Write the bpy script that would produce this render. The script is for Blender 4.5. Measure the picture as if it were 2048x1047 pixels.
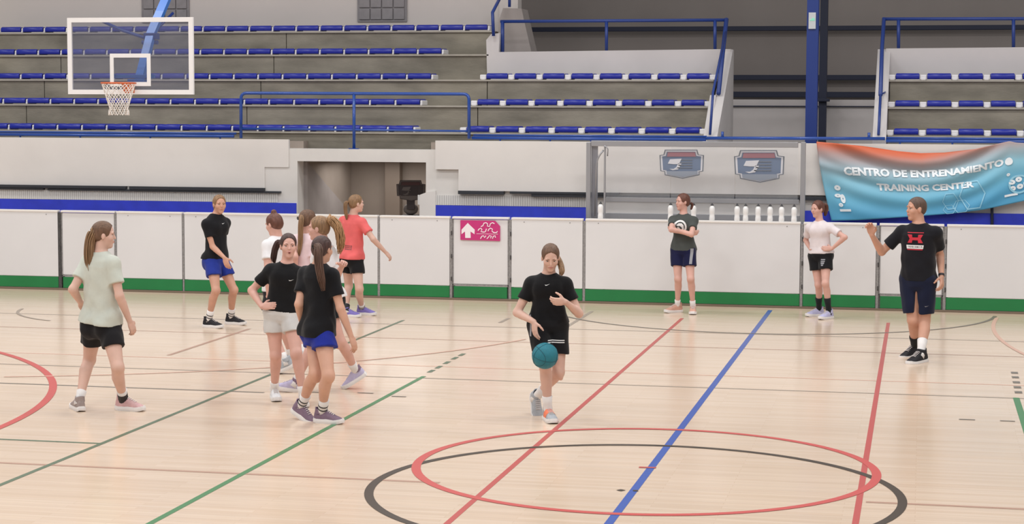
import bpy, bmesh, math, random
import numpy as np
from mathutils import Vector, Matrix, noise
from mathutils.bvhtree import BVHTree
random.seed(7); rng = np.random.default_rng(7)
for o in list(bpy.data.objects): bpy.data.objects.remove(o)
S = bpy.context.scene; COL = S.collection
# ------------------------------------------------------------------ camera (calibrated on the court lines)
W_, H_ = 2048, 1047; CX, CY = W_/2, H_/2; HC = 2.74
F_, YAW, PITCH, ROLL = 3859.9, -0.20914, 0.080466, 0.0037187
_fw = np.array([math.sin(YAW)*math.cos(PITCH), math.cos(YAW)*math.cos(PITCH), -math.sin(PITCH)])
_r0 = np.array([math.cos(YAW), -math.sin(YAW), 0.0]); _u0 = np.cross(_r0, _fw)
_rt = _r0*math.cos(ROLL)+_u0*math.sin(ROLL); _up = -_r0*math.sin(ROLL)+_u0*math.cos(ROLL)
cam_d = bpy.data.cameras.new('camera'); cam = bpy.data.objects.new('camera', cam_d); COL.objects.link(cam)
cam_d.sensor_width = 36; cam_d.lens = F_/W_*36; cam_d.clip_end = 200
cam.matrix_world = Matrix(((_rt[0],_up[0],-_fw[0],0),(_rt[1],_up[1],-_fw[1],0),(_rt[2],_up[2],-_fw[2],HC),(0,0,0,1)))
S.camera = cam
S.view_settings.view_transform = 'Standard'; S.view_settings.look = 'None'
S.view_settings.gamma = 1; S.view_settings.use_curve_mapping = False; S.view_settings.exposure = 0.07
wd = bpy.data.worlds.new('world'); S.world = wd; wd.use_nodes = True
wd.node_tree.nodes['Background'].inputs[0].default_value = (1.0,0.99,0.985,1)
wd.node_tree.nodes['Background'].inputs[1].default_value = 0.33
def area(name, loc, sx, sy, power, rot=(0,0,0), col=(1.0,0.988,0.975)):
    l = bpy.data.lights.new(name, 'AREA'); l.shape = 'RECTANGLE'; l.size = sx; l.size_y = sy; l.energy = power; l.color = col
    o = bpy.data.objects.new(name, l); o.location = loc; o.rotation_euler = rot; COL.objects.link(o); return o
for lx in (-19, -13, -7, -1, 5):
    for ly in (4, 11, 18, 24.3):
        area('hall_lamp', (lx, ly, 9.2), 2.2, 1.2, 200 if ly < 20 else 165)

def ray(px, py):
    return _fw + (px-CX)/F_*_rt - (py-CY)/F_*_up
def onY(px, py, Y):
    d = ray(px, py); t = Y/d[1]; return d[0]*t, HC+d[2]*t
def onZ(px, py, Z=0.0):
    d = ray(px, py); t = (Z-HC)/d[2]; return d[0]*t, d[1]*t
def P3(px, py, Y):
    x, z = onY(px, py, Y); return Vector((x, Y, z))
def projpx(p):
    v = np.array([p[0], p[1], p[2]-HC]); z = v@_fw
    return CX+F_*(v@_rt)/z, CY-F_*(v@_up)/z
# ------------------------------------------------------------------ materials
def lin(c):
    return tuple(((v/255)/12.92 if v/255 <= .04045 else ((v/255+.055)/1.055)**2.4) for v in c)
def mat(name, rgb, rough=.6, spec=.5, metal=0, nscale=0, namp=0, bump=0, bscale=40, alpha=1, emit=None, aniso=None, sss=0, coat=0, sheen=0):
    m = bpy.data.materials.new(name); m.use_nodes = True; nt = m.node_tree; N = nt.nodes; L = nt.links
    b = N['Principled BSDF']; c = lin(rgb)
    b.inputs['Base Color'].default_value = (*c, 1); b.inputs['Roughness'].default_value = rough
    b.inputs['Specular IOR Level'].default_value = spec; b.inputs['Metallic'].default_value = metal; b.inputs['Alpha'].default_value = alpha
    if coat: b.inputs['Coat Weight'].default_value = coat
    if sheen: b.inputs['Sheen Weight'].default_value = sheen
    if sss:
        b.inputs['Subsurface Weight'].default_value = sss; b.inputs['Subsurface Radius'].default_value = (.02,.008,.004); b.inputs['Subsurface Scale'].default_value = .6
    if emit: b.inputs['Emission Color'].default_value = (*lin(emit[:3]), 1); b.inputs['Emission Strength'].default_value = emit[3]
    tc = N.new('ShaderNodeTexCoord'); mp = N.new('ShaderNodeMapping'); L.new(tc.outputs['Object'], mp.inputs[0])
    if aniso: mp.inputs['Scale'].default_value = aniso
    if namp:
        n = N.new('ShaderNodeTexNoise'); n.inputs['Scale'].default_value = nscale; n.inputs['Detail'].default_value = 5
        L.new(mp.outputs[0], n.inputs[0])
        r = N.new('ShaderNodeMapRange'); r.inputs[1].default_value = .3; r.inputs[2].default_value = .7
        r.inputs[3].default_value = 1-namp; r.inputs[4].default_value = 1+namp*.6
        L.new(n.outputs[0], r.inputs[0])
        mx = N.new('ShaderNodeVectorMath'); mx.operation = 'SCALE'; mx.inputs[0].default_value = c
        L.new(r.outputs[0], mx.inputs['Scale']); L.new(mx.outputs[0], b.inputs['Base Color'])
    if bump:
        n2 = N.new('ShaderNodeTexNoise'); n2.inputs['Scale'].default_value = bscale; n2.inputs['Detail'].default_value = 4
        L.new(mp.outputs[0], n2.inputs[0]); bp = N.new('ShaderNodeBump'); bp.inputs['Strength'].default_value = bump; bp.inputs['Distance'].default_value = .01
        L.new(n2.outputs[0], bp.inputs['Height']); L.new(bp.outputs[0], b.inputs['Normal'])
    return m
M = {}
M['white_wall'] = mat('white_wall', (222,217,213), .75, .3, nscale=.9, namp=.07, bump=.15, bscale=12)
M['lower_wall'] = mat('lower_wall', (218,214,210), .8, .3, nscale=2.5, namp=.05)
M['rib'] = mat('ribbed_white', (212,210,208), .8)
M['blue_band'] = mat('blue_paint', (42,58,196), .55, nscale=6, namp=.12)
M['black_strip'] = mat('black_rubber', (42,45,52), .5)
M['concrete'] = mat('concrete', (139,133,121), .9, .2, nscale=2.4, namp=.30, bump=.3, bscale=30, aniso=(.6,1,1.6))
M['slab'] = mat('concrete_slab', (168,162,152), .85, .2, nscale=4, namp=.12)
M['grey_wall'] = mat('grey_plaster', (200,193,189), .85, .2, nscale=.7, namp=.05)
M['dark_wall'] = mat('dark_cladding', (148,140,136), .8, .2, nscale=.5, namp=.1)
M['parapet'] = mat('parapet_white', (205,200,199), .8, .3, nscale=1.2, namp=.06)
M['grey_conc'] = mat('grey_concrete', (158,150,147), .9, .2, nscale=3, namp=.08)
M['tunnel'] = mat('tunnel_plaster', (160,148,138), .9, .2, nscale=1.4, namp=.12)
M['door_grey'] = mat('tunnel_door', (134,120,108), .6)
M['seat_blue'] = mat('seat_blue', (24,38,150), .3, .5)
M['seat_white'] = mat('seat_white', (226,224,226), .5)
M['blue_pipe'] = mat('blue_pipe', (28,72,156), .3, .5, coat=.3)
M['navy_pipe'] = mat('navy_pipe', (34,60,132), .4)
M['navy_beam'] = mat('navy_beam', (20,50,124), .45)
M['dark_beam'] = mat('dark_beam', (26,32,56), .6)
M['panel'] = mat('panel_white', (222,221,222), .4, .4, nscale=1.1, namp=.03)
M['panel_top'] = mat('panel_cap', (232,228,224), .45)
M['green'] = mat('kick_green', (26,122,66), .4, .5, nscale=3, namp=.07)
M['post'] = mat('galvanised_post', (150,148,148), .45, .5, metal=.3, nscale=40, namp=.3)
M['dark_post'] = mat('dark_joint', (72,70,70), .6, nscale=30, namp=.4)
M['alu'] = mat('aluminium', (168,168,172), .35, .5, metal=.6)
M['base_shadow'] = mat('base_shadow_strip', (120,104,88), .6)  # brown that stands in for the shadow under the barrier
def glassmat(name, tint, alpha, rough=.1):
    m = mat(name, tint, rough, .5, alpha=alpha); return m
M['poly'] = glassmat('polycarbonate', (222,222,226), .12, .15)
M['bb_glass'] = glassmat('backboard_glass', (112,116,138), .26, .06)
M['bb_white'] = mat('backboard_white', (238,236,236), .45)
M['orange'] = mat('rim_orange', (205,98,52), .45)
M['net'] = mat('net_cord', (226,220,214), .8)
M['arm_blue'] = mat('arm_blue', (52,112,196), .35)
M['white_plastic'] = mat('white_plastic', (236,236,236), .35)
M['dark_plastic'] = mat('dark_plastic', (52,52,56), .4)
M['magenta'] = mat('magenta_sign', (198,48,120), .5)
M['sign_white'] = mat('sign_white', (240,232,236), .5)
M['louvre'] = mat('louvre_grey', (134,130,132), .6, nscale=10, namp=.1)
M['shield_dark'] = mat('shield_rim', (116,122,132), .5)
M['shield_light'] = mat('shield_light', (208,208,214), .5)
M['shield_blue'] = mat('shield_blue', (112,126,150), .5)
M['shield_blue2'] = mat('shield_grey_blue', (150,158,172), .5)
M['shield_red'] = mat('shield_red', (170,126,136), .5)
M['brown_dark'] = mat('emblem_brown', (58,48,48), .6)
M['brown_mid'] = mat('emblem_grey', (104,96,92), .6)
M['brown_red'] = mat('emblem_maroon', (84,54,54), .6)
# floor: fine narrow boards running along X, varnished
def floor_mat():
    m = bpy.data.materials.new('sports_parquet'); m.use_nodes = True; nt = m.node_tree; N = nt.nodes; L = nt.links
    b = N['Principled BSDF']; tc = N.new('ShaderNodeTexCoord')
    br = N.new('ShaderNodeTexBrick'); br.inputs['Scale'].default_value = 1; br.inputs['Brick Width'].default_value = 1.3
    br.inputs['Row Height'].default_value = .065; br.inputs['Mortar Size'].default_value = .0012; br.offset = .37
    br.inputs['Color1'].default_value = (*lin((222,200,179)),1); br.inputs['Color2'].default_value = (*lin((215,191,168)),1)
    br.inputs['Mortar'].default_value = (*lin((201,175,150)),1); br.inputs['Bias'].default_value = .1
    L.new(tc.outputs['Object'], br.inputs[0])
    mp = N.new('ShaderNodeMapping'); mp.inputs['Scale'].default_value = (.45,7,1); L.new(tc.outputs['Object'], mp.inputs[0])
    n = N.new('ShaderNodeTexNoise'); n.inputs['Scale'].default_value = 2.2; n.inputs['Detail'].default_value = 6; L.new(mp.outputs[0], n.inputs[0])
    mr = N.new('ShaderNodeMapRange'); mr.inputs[1].default_value=.3; mr.inputs[2].default_value=.7; mr.inputs[3].default_value=.95; mr.inputs[4].default_value=1.04; L.new(n.outputs[0], mr.inputs[0])
    n3 = N.new('ShaderNodeTexNoise'); n3.inputs['Scale'].default_value = .35; L.new(tc.outputs['Object'], n3.inputs[0])
    mr3 = N.new('ShaderNodeMapRange'); mr3.inputs[1].default_value=.35; mr3.inputs[2].default_value=.65; mr3.inputs[3].default_value=.97; mr3.inputs[4].default_value=1.03; L.new(n3.outputs[0], mr3.inputs[0])
    mm = N.new('ShaderNodeMath'); mm.operation='MULTIPLY'; L.new(mr.outputs[0], mm.inputs[0]); L.new(mr3.outputs[0], mm.inputs[1])
    v = N.new('ShaderNodeVectorMath'); v.operation='SCALE'; L.new(br.outputs[0], v.inputs[0]); L.new(mm.outputs[0], v.inputs['Scale'])
    L.new(v.outputs[0], b.inputs['Base Color'])
    b.inputs['Roughness'].default_value = .19; b.inputs['Specular IOR Level'].default_value = .45
    n4 = N.new('ShaderNodeTexNoise'); n4.inputs['Scale'].default_value = 9; L.new(mp.outputs[0], n4.inputs[0])
    bp = N.new('ShaderNodeBump'); bp.inputs['Strength'].default_value=.06; bp.inputs['Distance'].default_value=.01; L.new(n4.outputs[0], bp.inputs['Height']); L.new(bp.outputs[0], b.inputs['Normal'])
    return m
M['floor'] = floor_mat()
# ------------------------------------------------------------------ mesh helpers
def tag(o, label=None, cat=None, group=None, kind=None):
    if label: o['label'] = label
    if cat: o['category'] = cat
    if group: o['group'] = group
    if kind: o['kind'] = kind
    return o
def empty(name, loc, label=None, cat=None, group=None, kind=None):
    o = bpy.data.objects.new(name, None); o.location = loc; o.empty_display_size = .1; COL.objects.link(o)
    return tag(o, label, cat, group, kind)
def link(name, me, m, parent=None, smooth=False):
    for mm in (m if isinstance(m, (list, tuple)) else [m]): me.materials.append(mm)
    o = bpy.data.objects.new(name, me); COL.objects.link(o)
    if parent is not None:
        o.parent = parent; q = parent; off = Vector((0,0,0))
        while q is not None: off += Vector(q.location); q = q.parent
        o.location = -off     # geometry is given in world coordinates
        # bake the offset so that the part sits at its parent's origin
        me.transform(Matrix.Translation(-off)); o.location = (0,0,0)
    if smooth:
        me.polygons.foreach_set('use_smooth', [True]*len(me.polygons))
    me.update(); return o
def pymesh(name, v, f):
    me = bpy.data.meshes.new(name); me.from_pydata([tuple(a) for a in v], [], [tuple(a) for a in f]); me.update(); return me
class MB:
    def __init__(s): s.v = []; s.f = []; s.mi = []
    def add(s, v, f, mi=0):
        n = len(s.v); s.v += [tuple(a) for a in v]; s.f += [tuple(i+n for i in q) for q in f]; s.mi += [mi]*len(f)
    def box(s, x0, x1, y0, y1, z0, z1, b=0, mi=0):
        if x0 > x1: x0, x1 = x1, x0
        if b:
            bm = bmesh.new(); bmesh.ops.create_cube(bm, size=1)
            for q in bm.verts: q.co = Vector((x0+(q.co.x+.5)*(x1-x0), y0+(q.co.y+.5)*(y1-y0), z0+(q.co.z+.5)*(z1-z0)))
            bmesh.ops.bevel(bm, geom=bm.edges[:], offset=b, segments=2, affect='EDGES', profile=.5)
            bm.verts.index_update(); s.add([q.co[:] for q in bm.verts], [[q.index for q in f.verts] for f in bm.faces], mi); bm.free(); return
        v = [(x0,y0,z0),(x1,y0,z0),(x1,y1,z0),(x0,y1,z0),(x0,y0,z1),(x1,y0,z1),(x1,y1,z1),(x0,y1,z1)]
        s.add(v, [(0,3,2,1),(4,5,6,7),(0,1,5,4),(1,2,6,5),(2,3,7,6),(3,0,4,7)], mi)
    def tube(s, pts, r, n=10, mi=0, cap=True):
        pts = [Vector(p) for p in pts]; rs = r if isinstance(r, (list, tuple)) else [r]*len(pts)
        up = Vector((0,0,1)); rings = []; V = []
        t0 = (pts[1]-pts[0]).normalized(); a = t0.cross(up)
        if a.length < .05: a = t0.cross(Vector((0,1,0)))
        a.normalize()
        for i, p in enumerate(pts):
            t = (pts[min(i+1,len(pts)-1)]-pts[max(i-1,0)]).normalized()
            a = (a - t*a.dot(t)).normalized(); b = t.cross(a)
            for k in range(n):
                th = 2*math.pi*k/n; V.append(p+(a*math.cos(th)+b*math.sin(th))*rs[i])
        Fs = []
        for i in range(len(pts)-1):
            for k in range(n):
                Fs.append((i*n+k, i*n+(k+1)%n, (i+1)*n+(k+1)%n, (i+1)*n+k))
        if cap: Fs.append(tuple(range(n))[::-1]); Fs.append(tuple((len(pts)-1)*n+k for k in range(n)))
        s.add(V, Fs, mi)
    def prism(s, pts2, y0, y1, mi=0):   # outline in X,Z extruded along Y
        n = len(pts2); V = [(x,y0,z) for x,z in pts2]+[(x,y1,z) for x,z in pts2]
        s.add(V, [tuple(range(n)), tuple(range(2*n-1,n-1,-1))]+[(i,i+n,(i+1)%n+n,(i+1)%n) for i in range(n)], mi)
    def xprism(s, pts2, x0, x1, mi=0):  # outline in Y,Z extruded along X
        n = len(pts2); V = [(x0,y,z) for y,z in pts2]+[(x1,y,z) for y,z in pts2]
        s.add(V, [tuple(range(n)), tuple(range(2*n-1,n-1,-1))]+[(i,i+n,(i+1)%n+n,(i+1)%n) for i in range(n)], mi)
    def build(s, name, m, parent=None, smooth=False):
        me = pymesh(name, s.v, s.f)
        if s.mi and max(s.mi): me.polygons.foreach_set('material_index', s.mi)
        bm = bmesh.new(); bm.from_mesh(me); bmesh.ops.recalc_face_normals(bm, faces=bm.faces); bm.to_mesh(me); bm.free()
        o = link(name, me, m, parent, smooth)
        if smooth == 'auto':
            pass
        return o
def bend(pts, r=.06, n=4):
    """round the inner corners of a polyline"""
    pts = [Vector(p) for p in pts]; out = [pts[0]]
    for i in range(1, len(pts)-1):
        a, p, b = pts[i-1], pts[i], pts[i+1]; u = (a-p).normalized(); v = (b-p).normalized()
        s0, s1 = p+u*r, p+v*r
        for k in range(n+1):
            t = k/n; out.append(s0*(1-t)**2+p*2*t*(1-t)+s1*t*t)
    out.append(pts[-1]); return out
def X_(px, py, Y): return onY(px, py, Y)[0]
def Z_(px, py, Y): return onY(px, py, Y)[1]

# ------------------------------------------------------------------ setting: floor and court lines
YB, YW, YR = 26.5, 27.8, [28.3, 28.9, 29.5, 30.1, 30.7]
XL, XR = -24.0, 9.0
fl = MB(); fl.box(-30, 14, -3, YW+.05, -.12, 0); floor = fl.build('floor', M['floor']); tag(floor, 'pale varnished wooden sports floor crossed by coloured court lines', kind='structure')
LM = {k: mat('line_'+k, c, .35, .4) for k, c in dict(blue=(58,88,166), red=(184,82,78), rose=(196,84,80), green=(74,128,84), dgreen=(92,110,88), black=(68,58,48), grey=(156,142,128), brown=(176,140,122), dgrey=(116,108,98), faint=(214,172,152), navy=(58,84,120)).items()}
_lz = [0.0008]
def strip(pts, w, key, name='court_line'):
    """painted line: pts floor (x,y); mitred strip, a hair proud of the boards"""
    _lz[0] += .00006; z = _lz[0]; pts = [Vector((p[0],p[1])) for p in pts]; V = []; n = len(pts)
    for i in range(n):
        t = (pts[min(i+1,n-1)]-pts[max(i-1,0)]).normalized(); nn = Vector((-t.y,t.x))*w/2
        V += [(pts[i].x+nn.x,pts[i].y+nn.y,z),(pts[i].x-nn.x,pts[i].y-nn.y,z)]
    Fs = [(2*i+1,2*i+3,2*i+2,2*i) for i in range(n-1)]
    o = link(name, pymesh(name, V, Fs), LM[key], floor); return o
def gx(px, py): return onZ(px, py)
def perp(pa, pb, w, key, **k):      # line running away from the camera, X constant
    a, b = gx(*pa), gx(*pb); x = (a[0]+b[0])/2
    strip([(x, a[1]), (x, b[1])], w, key, **k)
def trans(p, x1px, w, key, x0=None): # line parallel to the far wall through pixel p
    a = gx(*p); Y = a[1]
    # x at the other pixel column
    best = min((abs(projpx((xx*.02, Y, 0))[0]-x1px), xx*.02) for xx in range(-1500, 700))
    strip([(a[0], Y), (best[1], Y)], w, key)
trans((-60,624),2110,.05,'grey'); trans((-60,651),2110,.04,'brown'); trans((-60,702),2110,.04,'faint')
trans((-60,725),2110,.05,'grey'); trans((-40,764),530,.05,'dgrey'); trans((-40,876),203,.05,'dgreen')
trans((-60,922),880,.05,'brown'); trans((1732,1003),2110,.05,'brown')
perp((1545,620),(1180,1083),.06,'blue'); perp((1368,636),(845,1083),.045,'red'); perp((1780,645),(1698,1083),.045,'red')
perp((850,752),(228,1083),.05,'green'); perp((810,640),(-120,1016),.045,'dgreen'); perp((500,657),(336,710),.05,'brown')
perp((1185,622),(1135,652),.05,'grey'); perp((1017,636),(1000,645),.05,'grey'); perp((2037,795),(2060,900),.06,'green')
for a in [(868,742),(883,734),(899,725),(915,716),(929,709)]:
    x, y = gx(*a); strip([(x-.03,y-.1),(x-.03,y+.1)], .05, 'dgreen', 'line_dash')
for yy in (745,754,764,774,784):
    x, y = gx(2029+(yy-745)*.2, yy); strip([(x,y-.07),(x,y+.07)], .07, 'dgrey', 'line_dash')
for a, b in [((600,783),(640,785)),((715,785),(745,787)),((783,792),(812,793)),((1918,838),(1950,839)),((2000,841),(2030,842)),((1290,934),(1312,935))]:
    p, q = gx(*a), gx(*b); strip([p,(q[0],p[1])], .04, 'dgrey' if a[0]!=1290 else 'red', 'line_dash')
def circ(c, r, w, key, a0=0, a1=360, n=120, name='court_circle'):
    strip([(c[0]+r*math.cos(math.radians(a0+(a1-a0)*i/n)), c[1]+r*math.sin(math.radians(a0+(a1-a0)*i/n))) for i in range(n+1)], w, key, name)
bc = gx(1257,981); bl = gx(719,985); br_ = gx(1806,988)
rb = (abs(bl[0]-bc[0])+abs(br_[0]-bc[0]))/2
circ(((bl[0]+br_[0])/2, bc[1]), rb, .065, 'black')
circ((-2.02957,14.46411), 1.7434, .07, 'rose')
for a, b in [((1237,979),(1247,981)),((1266,981),(1276,981))]:
    p, q = gx(*a), gx(*b); strip([p,(q[0],q[1])], .05, 'black', 'centre_mark')
strip([gx(1278,934),gx(1312,935)], .05, 'red', 'centre_mark')
def fit3(a, b, c):
    (x1,y1),(x2,y2),(x3,y3) = a,b,c; A = np.array([[x2-x1,y2-y1],[x3-x1,y3-y1]])*2
    B = np.array([x2*x2-x1*x1+y2*y2-y1*y1, x3*x3-x1*x1+y3*y3-y1*y1]); o = np.linalg.solve(A,B); return o, math.hypot(o[0]-x1,o[1]-y1)
def arc3(pa, pb, pc, w, key, ext=0, n=60):
    A = [gx(*p) for p in (pa,pb,pc)]; o, r = fit3(*A)
    an = [math.atan2(p[1]-o[1],p[0]-o[0]) for p in A]
    for i in (1,2):
        while an[i]-an[i-1] > math.pi: an[i] -= 2*math.pi
        while an[i]-an[i-1] < -math.pi: an[i] += 2*math.pi
    d = 1 if an[2] > an[0] else -1
    circ(o, r, w, key, math.degrees(an[0])-ext*d, math.degrees(an[2])+ext*d, n)
arc3((8,707),(106,768),(8,851),.075,'rose',12)
arc3((1112,626),(1520,667),(1990,632),.05,'dgrey',0)
arc3((1988,645),(2003,680),(2046,707),.05,'faint',3)
arc3((8,753),(685,724),(1050,678),.045,'faint',0)
arc3((45,617),(36,626),(100,641),.04,'grey',0)

# ------------------------------------------------------------------ setting: white lower wall with doorway
zt = Z_(300,277,YW); ztl = Z_(700,298,YW); dxl, dxr = X_(595,380,YW), X_(852,380,YW); zd = Z_(700,323,YW)
xs1, xs2 = X_(578,288,YW), X_(874,288,YW)
w = MB(); w.box(XL,xs1,YW,YW+.3,0,ztl); w.box(XL,xs1,YW,YW+.04,ztl,zt); w.box(xs1,dxl,YW,YW+.3,0,ztl); w.box(dxl,dxr,YW,YW+.3,zd,ztl); w.box(dxr,xs2,YW,YW+.3,0,ztl); w.box(xs2,XR,YW,YW+.3,0,zt)
wall = w.build('wall_back', M['lower_wall']); tag(wall, 'white lower wall under the stand with an open doorway', kind='structure')
# stepped render slabs, a little proud of the wall
zb = Z_(200,371,YW)
m = MB(); xa, xb, xc = X_(530,350,YW), X_(560,350,YW), X_(578,300,YW)
zs = Z_(550,334,YW)
m.prism([(XL,zt+.004),(xc,zt+.004),(xc,zs),(xa,zs),(xa,zb),(XL,zb)], YW-.016, YW-.002)
m.build('render_slab', M['white_wall'], wall)
m = MB(); xd, xe = X_(873,300,YW), X_(919,360,YW); zs2 = Z_(890,338,YW); zb2 = Z_(1000,382,YW)
m.prism([(xd,zt+.004),(XR,zt+.004),(XR,zb),(xe,zb),(xe,zs2),(xd,zs2)], YW-.07, YW-.002)
m.build('render_slab', M['white_wall'], wall)
# black bumper strips under the slabs
def strip_px(x0, x1, y0, y1, Y, name, mm, par, d=.04):
    b = MB(); X0, X1 = X_(x0,(y0+y1)/2,Y), X_(x1,(y0+y1)/2,Y); zz0 = Z_((x0+x1)/2, y1, Y); zz1 = Z_((x0+x1)/2, y0, Y)
    b.box(X0,X1,Y-d,Y-.001,zz0,zz1,b=.004); return b.build(name, mm, par)
def strip_z(x0, x1, z0, z1, Y, name, mm, par, d=.04):
    b = MB(); b.box(X_(x0,380,Y),X_(x1,380,Y),Y-d,Y-.001,z0,z1,b=.004); return b.build(name, mm, par)
bz = Z_(3,372,YW)
for x0, x1, z1, z0, dd in [(-60,255,zb,zb-.045,.075),(262,531,zb,zb-.05,.075),(-60,90,zb-.045,zb-.075,.06),(98,563,zb-.048,zb-.078,.06),(919,1010,zb-.0,zb-.05,.1),(1022,1240,zb,zb-.035,.1),(1065,1600,zb-.035,zb-.075,.09),(1600,1800,zb-.02,zb-.075,.09)]:
    strip_z(x0, x1, z0, z1, YW, 'bumper_strip', M['black_strip'], wall, dd)
# blue band + ribbed strip
zb1, zb0 = Z_(200,400,YW), Z_(200,425,YW)-.12
for x0, x1 in ((-60,593),(840,1176),(1604,2300)):
    strip_z(x0, x1, zb0, zb1, YW, 'blue_band', M['blue_band'], wall, .02)
for x0, x1 in ((-60,560),(836,1178)):
    r = MB(); X0, X1 = X_(x0,390,YW), X_(x1,390,YW); n = int((X1-X0)/.034)
    for i in range(n):
        xx = X0+i*.034; r.box(xx,xx+.0305,YW-.016,YW-.001,zb1+.004,zb-.075)
    tag(r.build('ribbed_strip', M['rib'], wall), kind='stuff')
# curved end of the ribbed ledge right of the doorway
m = MB(); ex = X_(833,400,YW-.2)
m.prism([(ex,zb0),(X_(872,400,YW),zb0),(X_(872,400,YW),zb-.01),(X_(852,385,YW-.1),zb-.03),(X_(838,392,YW-.1),zb-.07),(ex,zb-.12)], YW-.028, YW-.002)
m.build('ledge_end', M['white_wall'], wall)
# tunnel behind the doorway
yb = 30.6
for nm_, bx6, lb_ in (('wall_left',(dxl-1.6,dxl,YW+.3,yb,0,2.2),'left wall of the beige tunnel'),('wall_right',(dxr,dxr+.15,YW+.3,yb,0,2.2),'right wall of the beige tunnel'),
    ('ceiling',(dxl,dxr,YW+.3,yb,zd,zd+.1),'ceiling of the beige tunnel'),('floor_tunnel',(dxl,dxr,YW,yb,-.1,0),'floor of the beige tunnel'),('wall_tunnel',(dxl-.2,dxr+.2,yb,yb+.15,0,2.2),'beige end wall of the tunnel behind the doorway')):
    t = MB(); t.box(*bx6); tun = t.build(nm_, M['tunnel']); tag(tun, lb_, kind='structure')
m = MB(); m.xprism([(YW+.32,0),(YW+1.6,0),(YW+.32,zd)], dxl, dxl+.02)
m.xprism([(YW+.3,0),(yb,0),(yb,.9),(YW+.3,zd-.02)], dxl-.01, dxl+.06); m.build('stair_cheek', M['grey_conc'], tun)
tl_ = area('tunnel_fill', ((dxl+dxr)/2, 29.5, zd-.06), 1.6, 1.2, 20, col=(1,.97,.94))  # unseen fill light, added to brighten the dark tunnel
px0, px1 = X_(772,380,30.5), X_(802,380,30.5); m = MB(); m.box(px0,px1,30.42,30.6,0,zd,b=.01); m.build('pilaster', M['door_grey'], tun)
# ------------------------------------------------------------------ the stand: concrete tiers
slab_z = [Z_(397,y,Y) for y,Y in zip((261.5,209,158.6,109.5,63.8), YR)]
stand = empty('concrete_stand', (0,28.3,0), kind='structure'); stand['label'] = 'grey concrete terrace of five seating steps above the white wall'
joints = {0:[], 1:[52,493,955], 2:[88,521,974], 3:[121,547], 4:[140,572]}
xgap_r = X_(1419,220,YR[0]); xr0 = X_(1772,220,YR[0])
for k in range(5):
    Y = YR[k]; zt_ = slab_z[k]; z0 = (slab_z[k-1] if k else ztl-.02)
    Yn = YR[k+1] if k < 4 else 31.45
    ends = [XL] + [X_(j, (0,230,180,130,85)[k], Y) for j in joints[k]]
    if k <= 2: ends += [X_(1427 if k==2 else 1421, (270,238,190)[k], Y)]
    elif k == 3: ends += [X_(978,130,Y)]
    else: ends += [X_(984,85,Y)]
    for a, b in zip(ends[:-1], ends[1:]):
        m = MB(); m.box(a+.006,b-.006,Y+.015,Yn+.1,z0-.05,zt_-.025,b=.004); m.build('riser_block', M['concrete'], stand)
    m = MB(); m.box(ends[0],ends[-1],Y-.02,Yn+.03,zt_-.028,zt_,b=.004); m.build('tread_slab', M['slab'], stand)
    if k <= 2:
        a, b = X_((1778,1776,1780)[k], (270,238,180)[k], Y), XR
        m = MB(); m.box(a,b,Y+.015,Yn+.1,z0-.05,zt_-.025,b=.004); m.build('riser_block', M['concrete'], stand)
        m = MB(); m.box(a-.02,b,Y-.02,Yn+.03,zt_-.028,zt_,b=.004); m.build('tread_slab', M['slab'], stand)
# upper plaster wall behind the left block
m = MB(); xe_ = X_(1000,40,31.5); m.box(XL,xe_,31.45,31.7,slab_z[4]-.3,7.2); uw = m.build('wall_upper', M['grey_wall']); tag(uw, 'light grey plaster wall above the top row of seats', kind='structure')
# dark cladding far behind
m = MB(); m.box(XL,XR+3,36,36.2,0,9); dk = m.build('wall_cladding', M['dark_wall']); tag(dk, 'dim grey-brown cladding far behind the stand', kind='structure')
def beam_px(x0, x1, yc, hpx, Y, mm, par, nm='wall_girt', d=.15):
    zc = Z_((x0+x1)/2, yc, Y); h = hpx*Y/F_/2; b = MB(); b.box(X_(x0,yc,Y),X_(x1,yc,Y),Y-d,Y,zc-h,zc+h,b=.01); return b.build(nm, mm, par)
beam_px(1030,2150,57,9,35.9,M['dark_beam'],dk); beam_px(1400,1800,155,10,35.9,M['dark_beam'],dk); beam_px(1400,1800,189,11,35.9,M['dark_beam'],dk)
# low grey wall in the stair opening
m = MB(); m.box(X_(1380,240,34),X_(1830,240,34),34,34.2,0,Z_(1600,199,34)); lw = m.build('wall_stairwell', mat('stairwell_paint',(196,190,189),.85,.2,nscale=1.5,namp=.07)); tag(lw, 'low grey wall at the back of the stair opening', kind='structure')
m = MB(); zz = Z_(1600,212,33.97); m.box(X_(1380,240,34),X_(1830,240,34),33.95,34,zz-.012,zz+.006); m.build('joint_line', M['dark_beam'], lw)
m = MB(); m.box(X_(1380,240,34),X_(1830,240,34),28.1,34,.9,1.0); m.build('landing', M['slab'], lw)
# glass-block vents in the upper wall
def louvre(x0, x1, y1, n, nr=2):
    Y = 31.45; X0, X1 = X_(x0,30,Y), X_(x1,30,Y); z0 = Z_((x0+x1)/2,y1,Y)
    root = MB(); root.box(X0-.03,X1+.03,Y-.03,Y+.02,z0-.03,z0+1.05); o = root.build('window_%d'%n, M['louvre']); o['kind'] = 'structure'; o['label'] = 'grey louvred vent of glass blocks, the %s one' % ('left' if n==1 else 'right')
    cols = 4; rows = 5; wv = (X1-X0)/cols; hv = 1.0/rows
    for i in range(cols):
        for j in range(rows):
            p = MB(); p.box(X0+i*wv+.008,X0+(i+1)*wv-.008,Y-.055,Y-.03,z0+j*hv+.008,z0+(j+1)*hv-.008,b=.006); p.build('glass_block', M['louvre'], o)
louvre(288,376,42,1); louvre(719,811,40,2)
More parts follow.
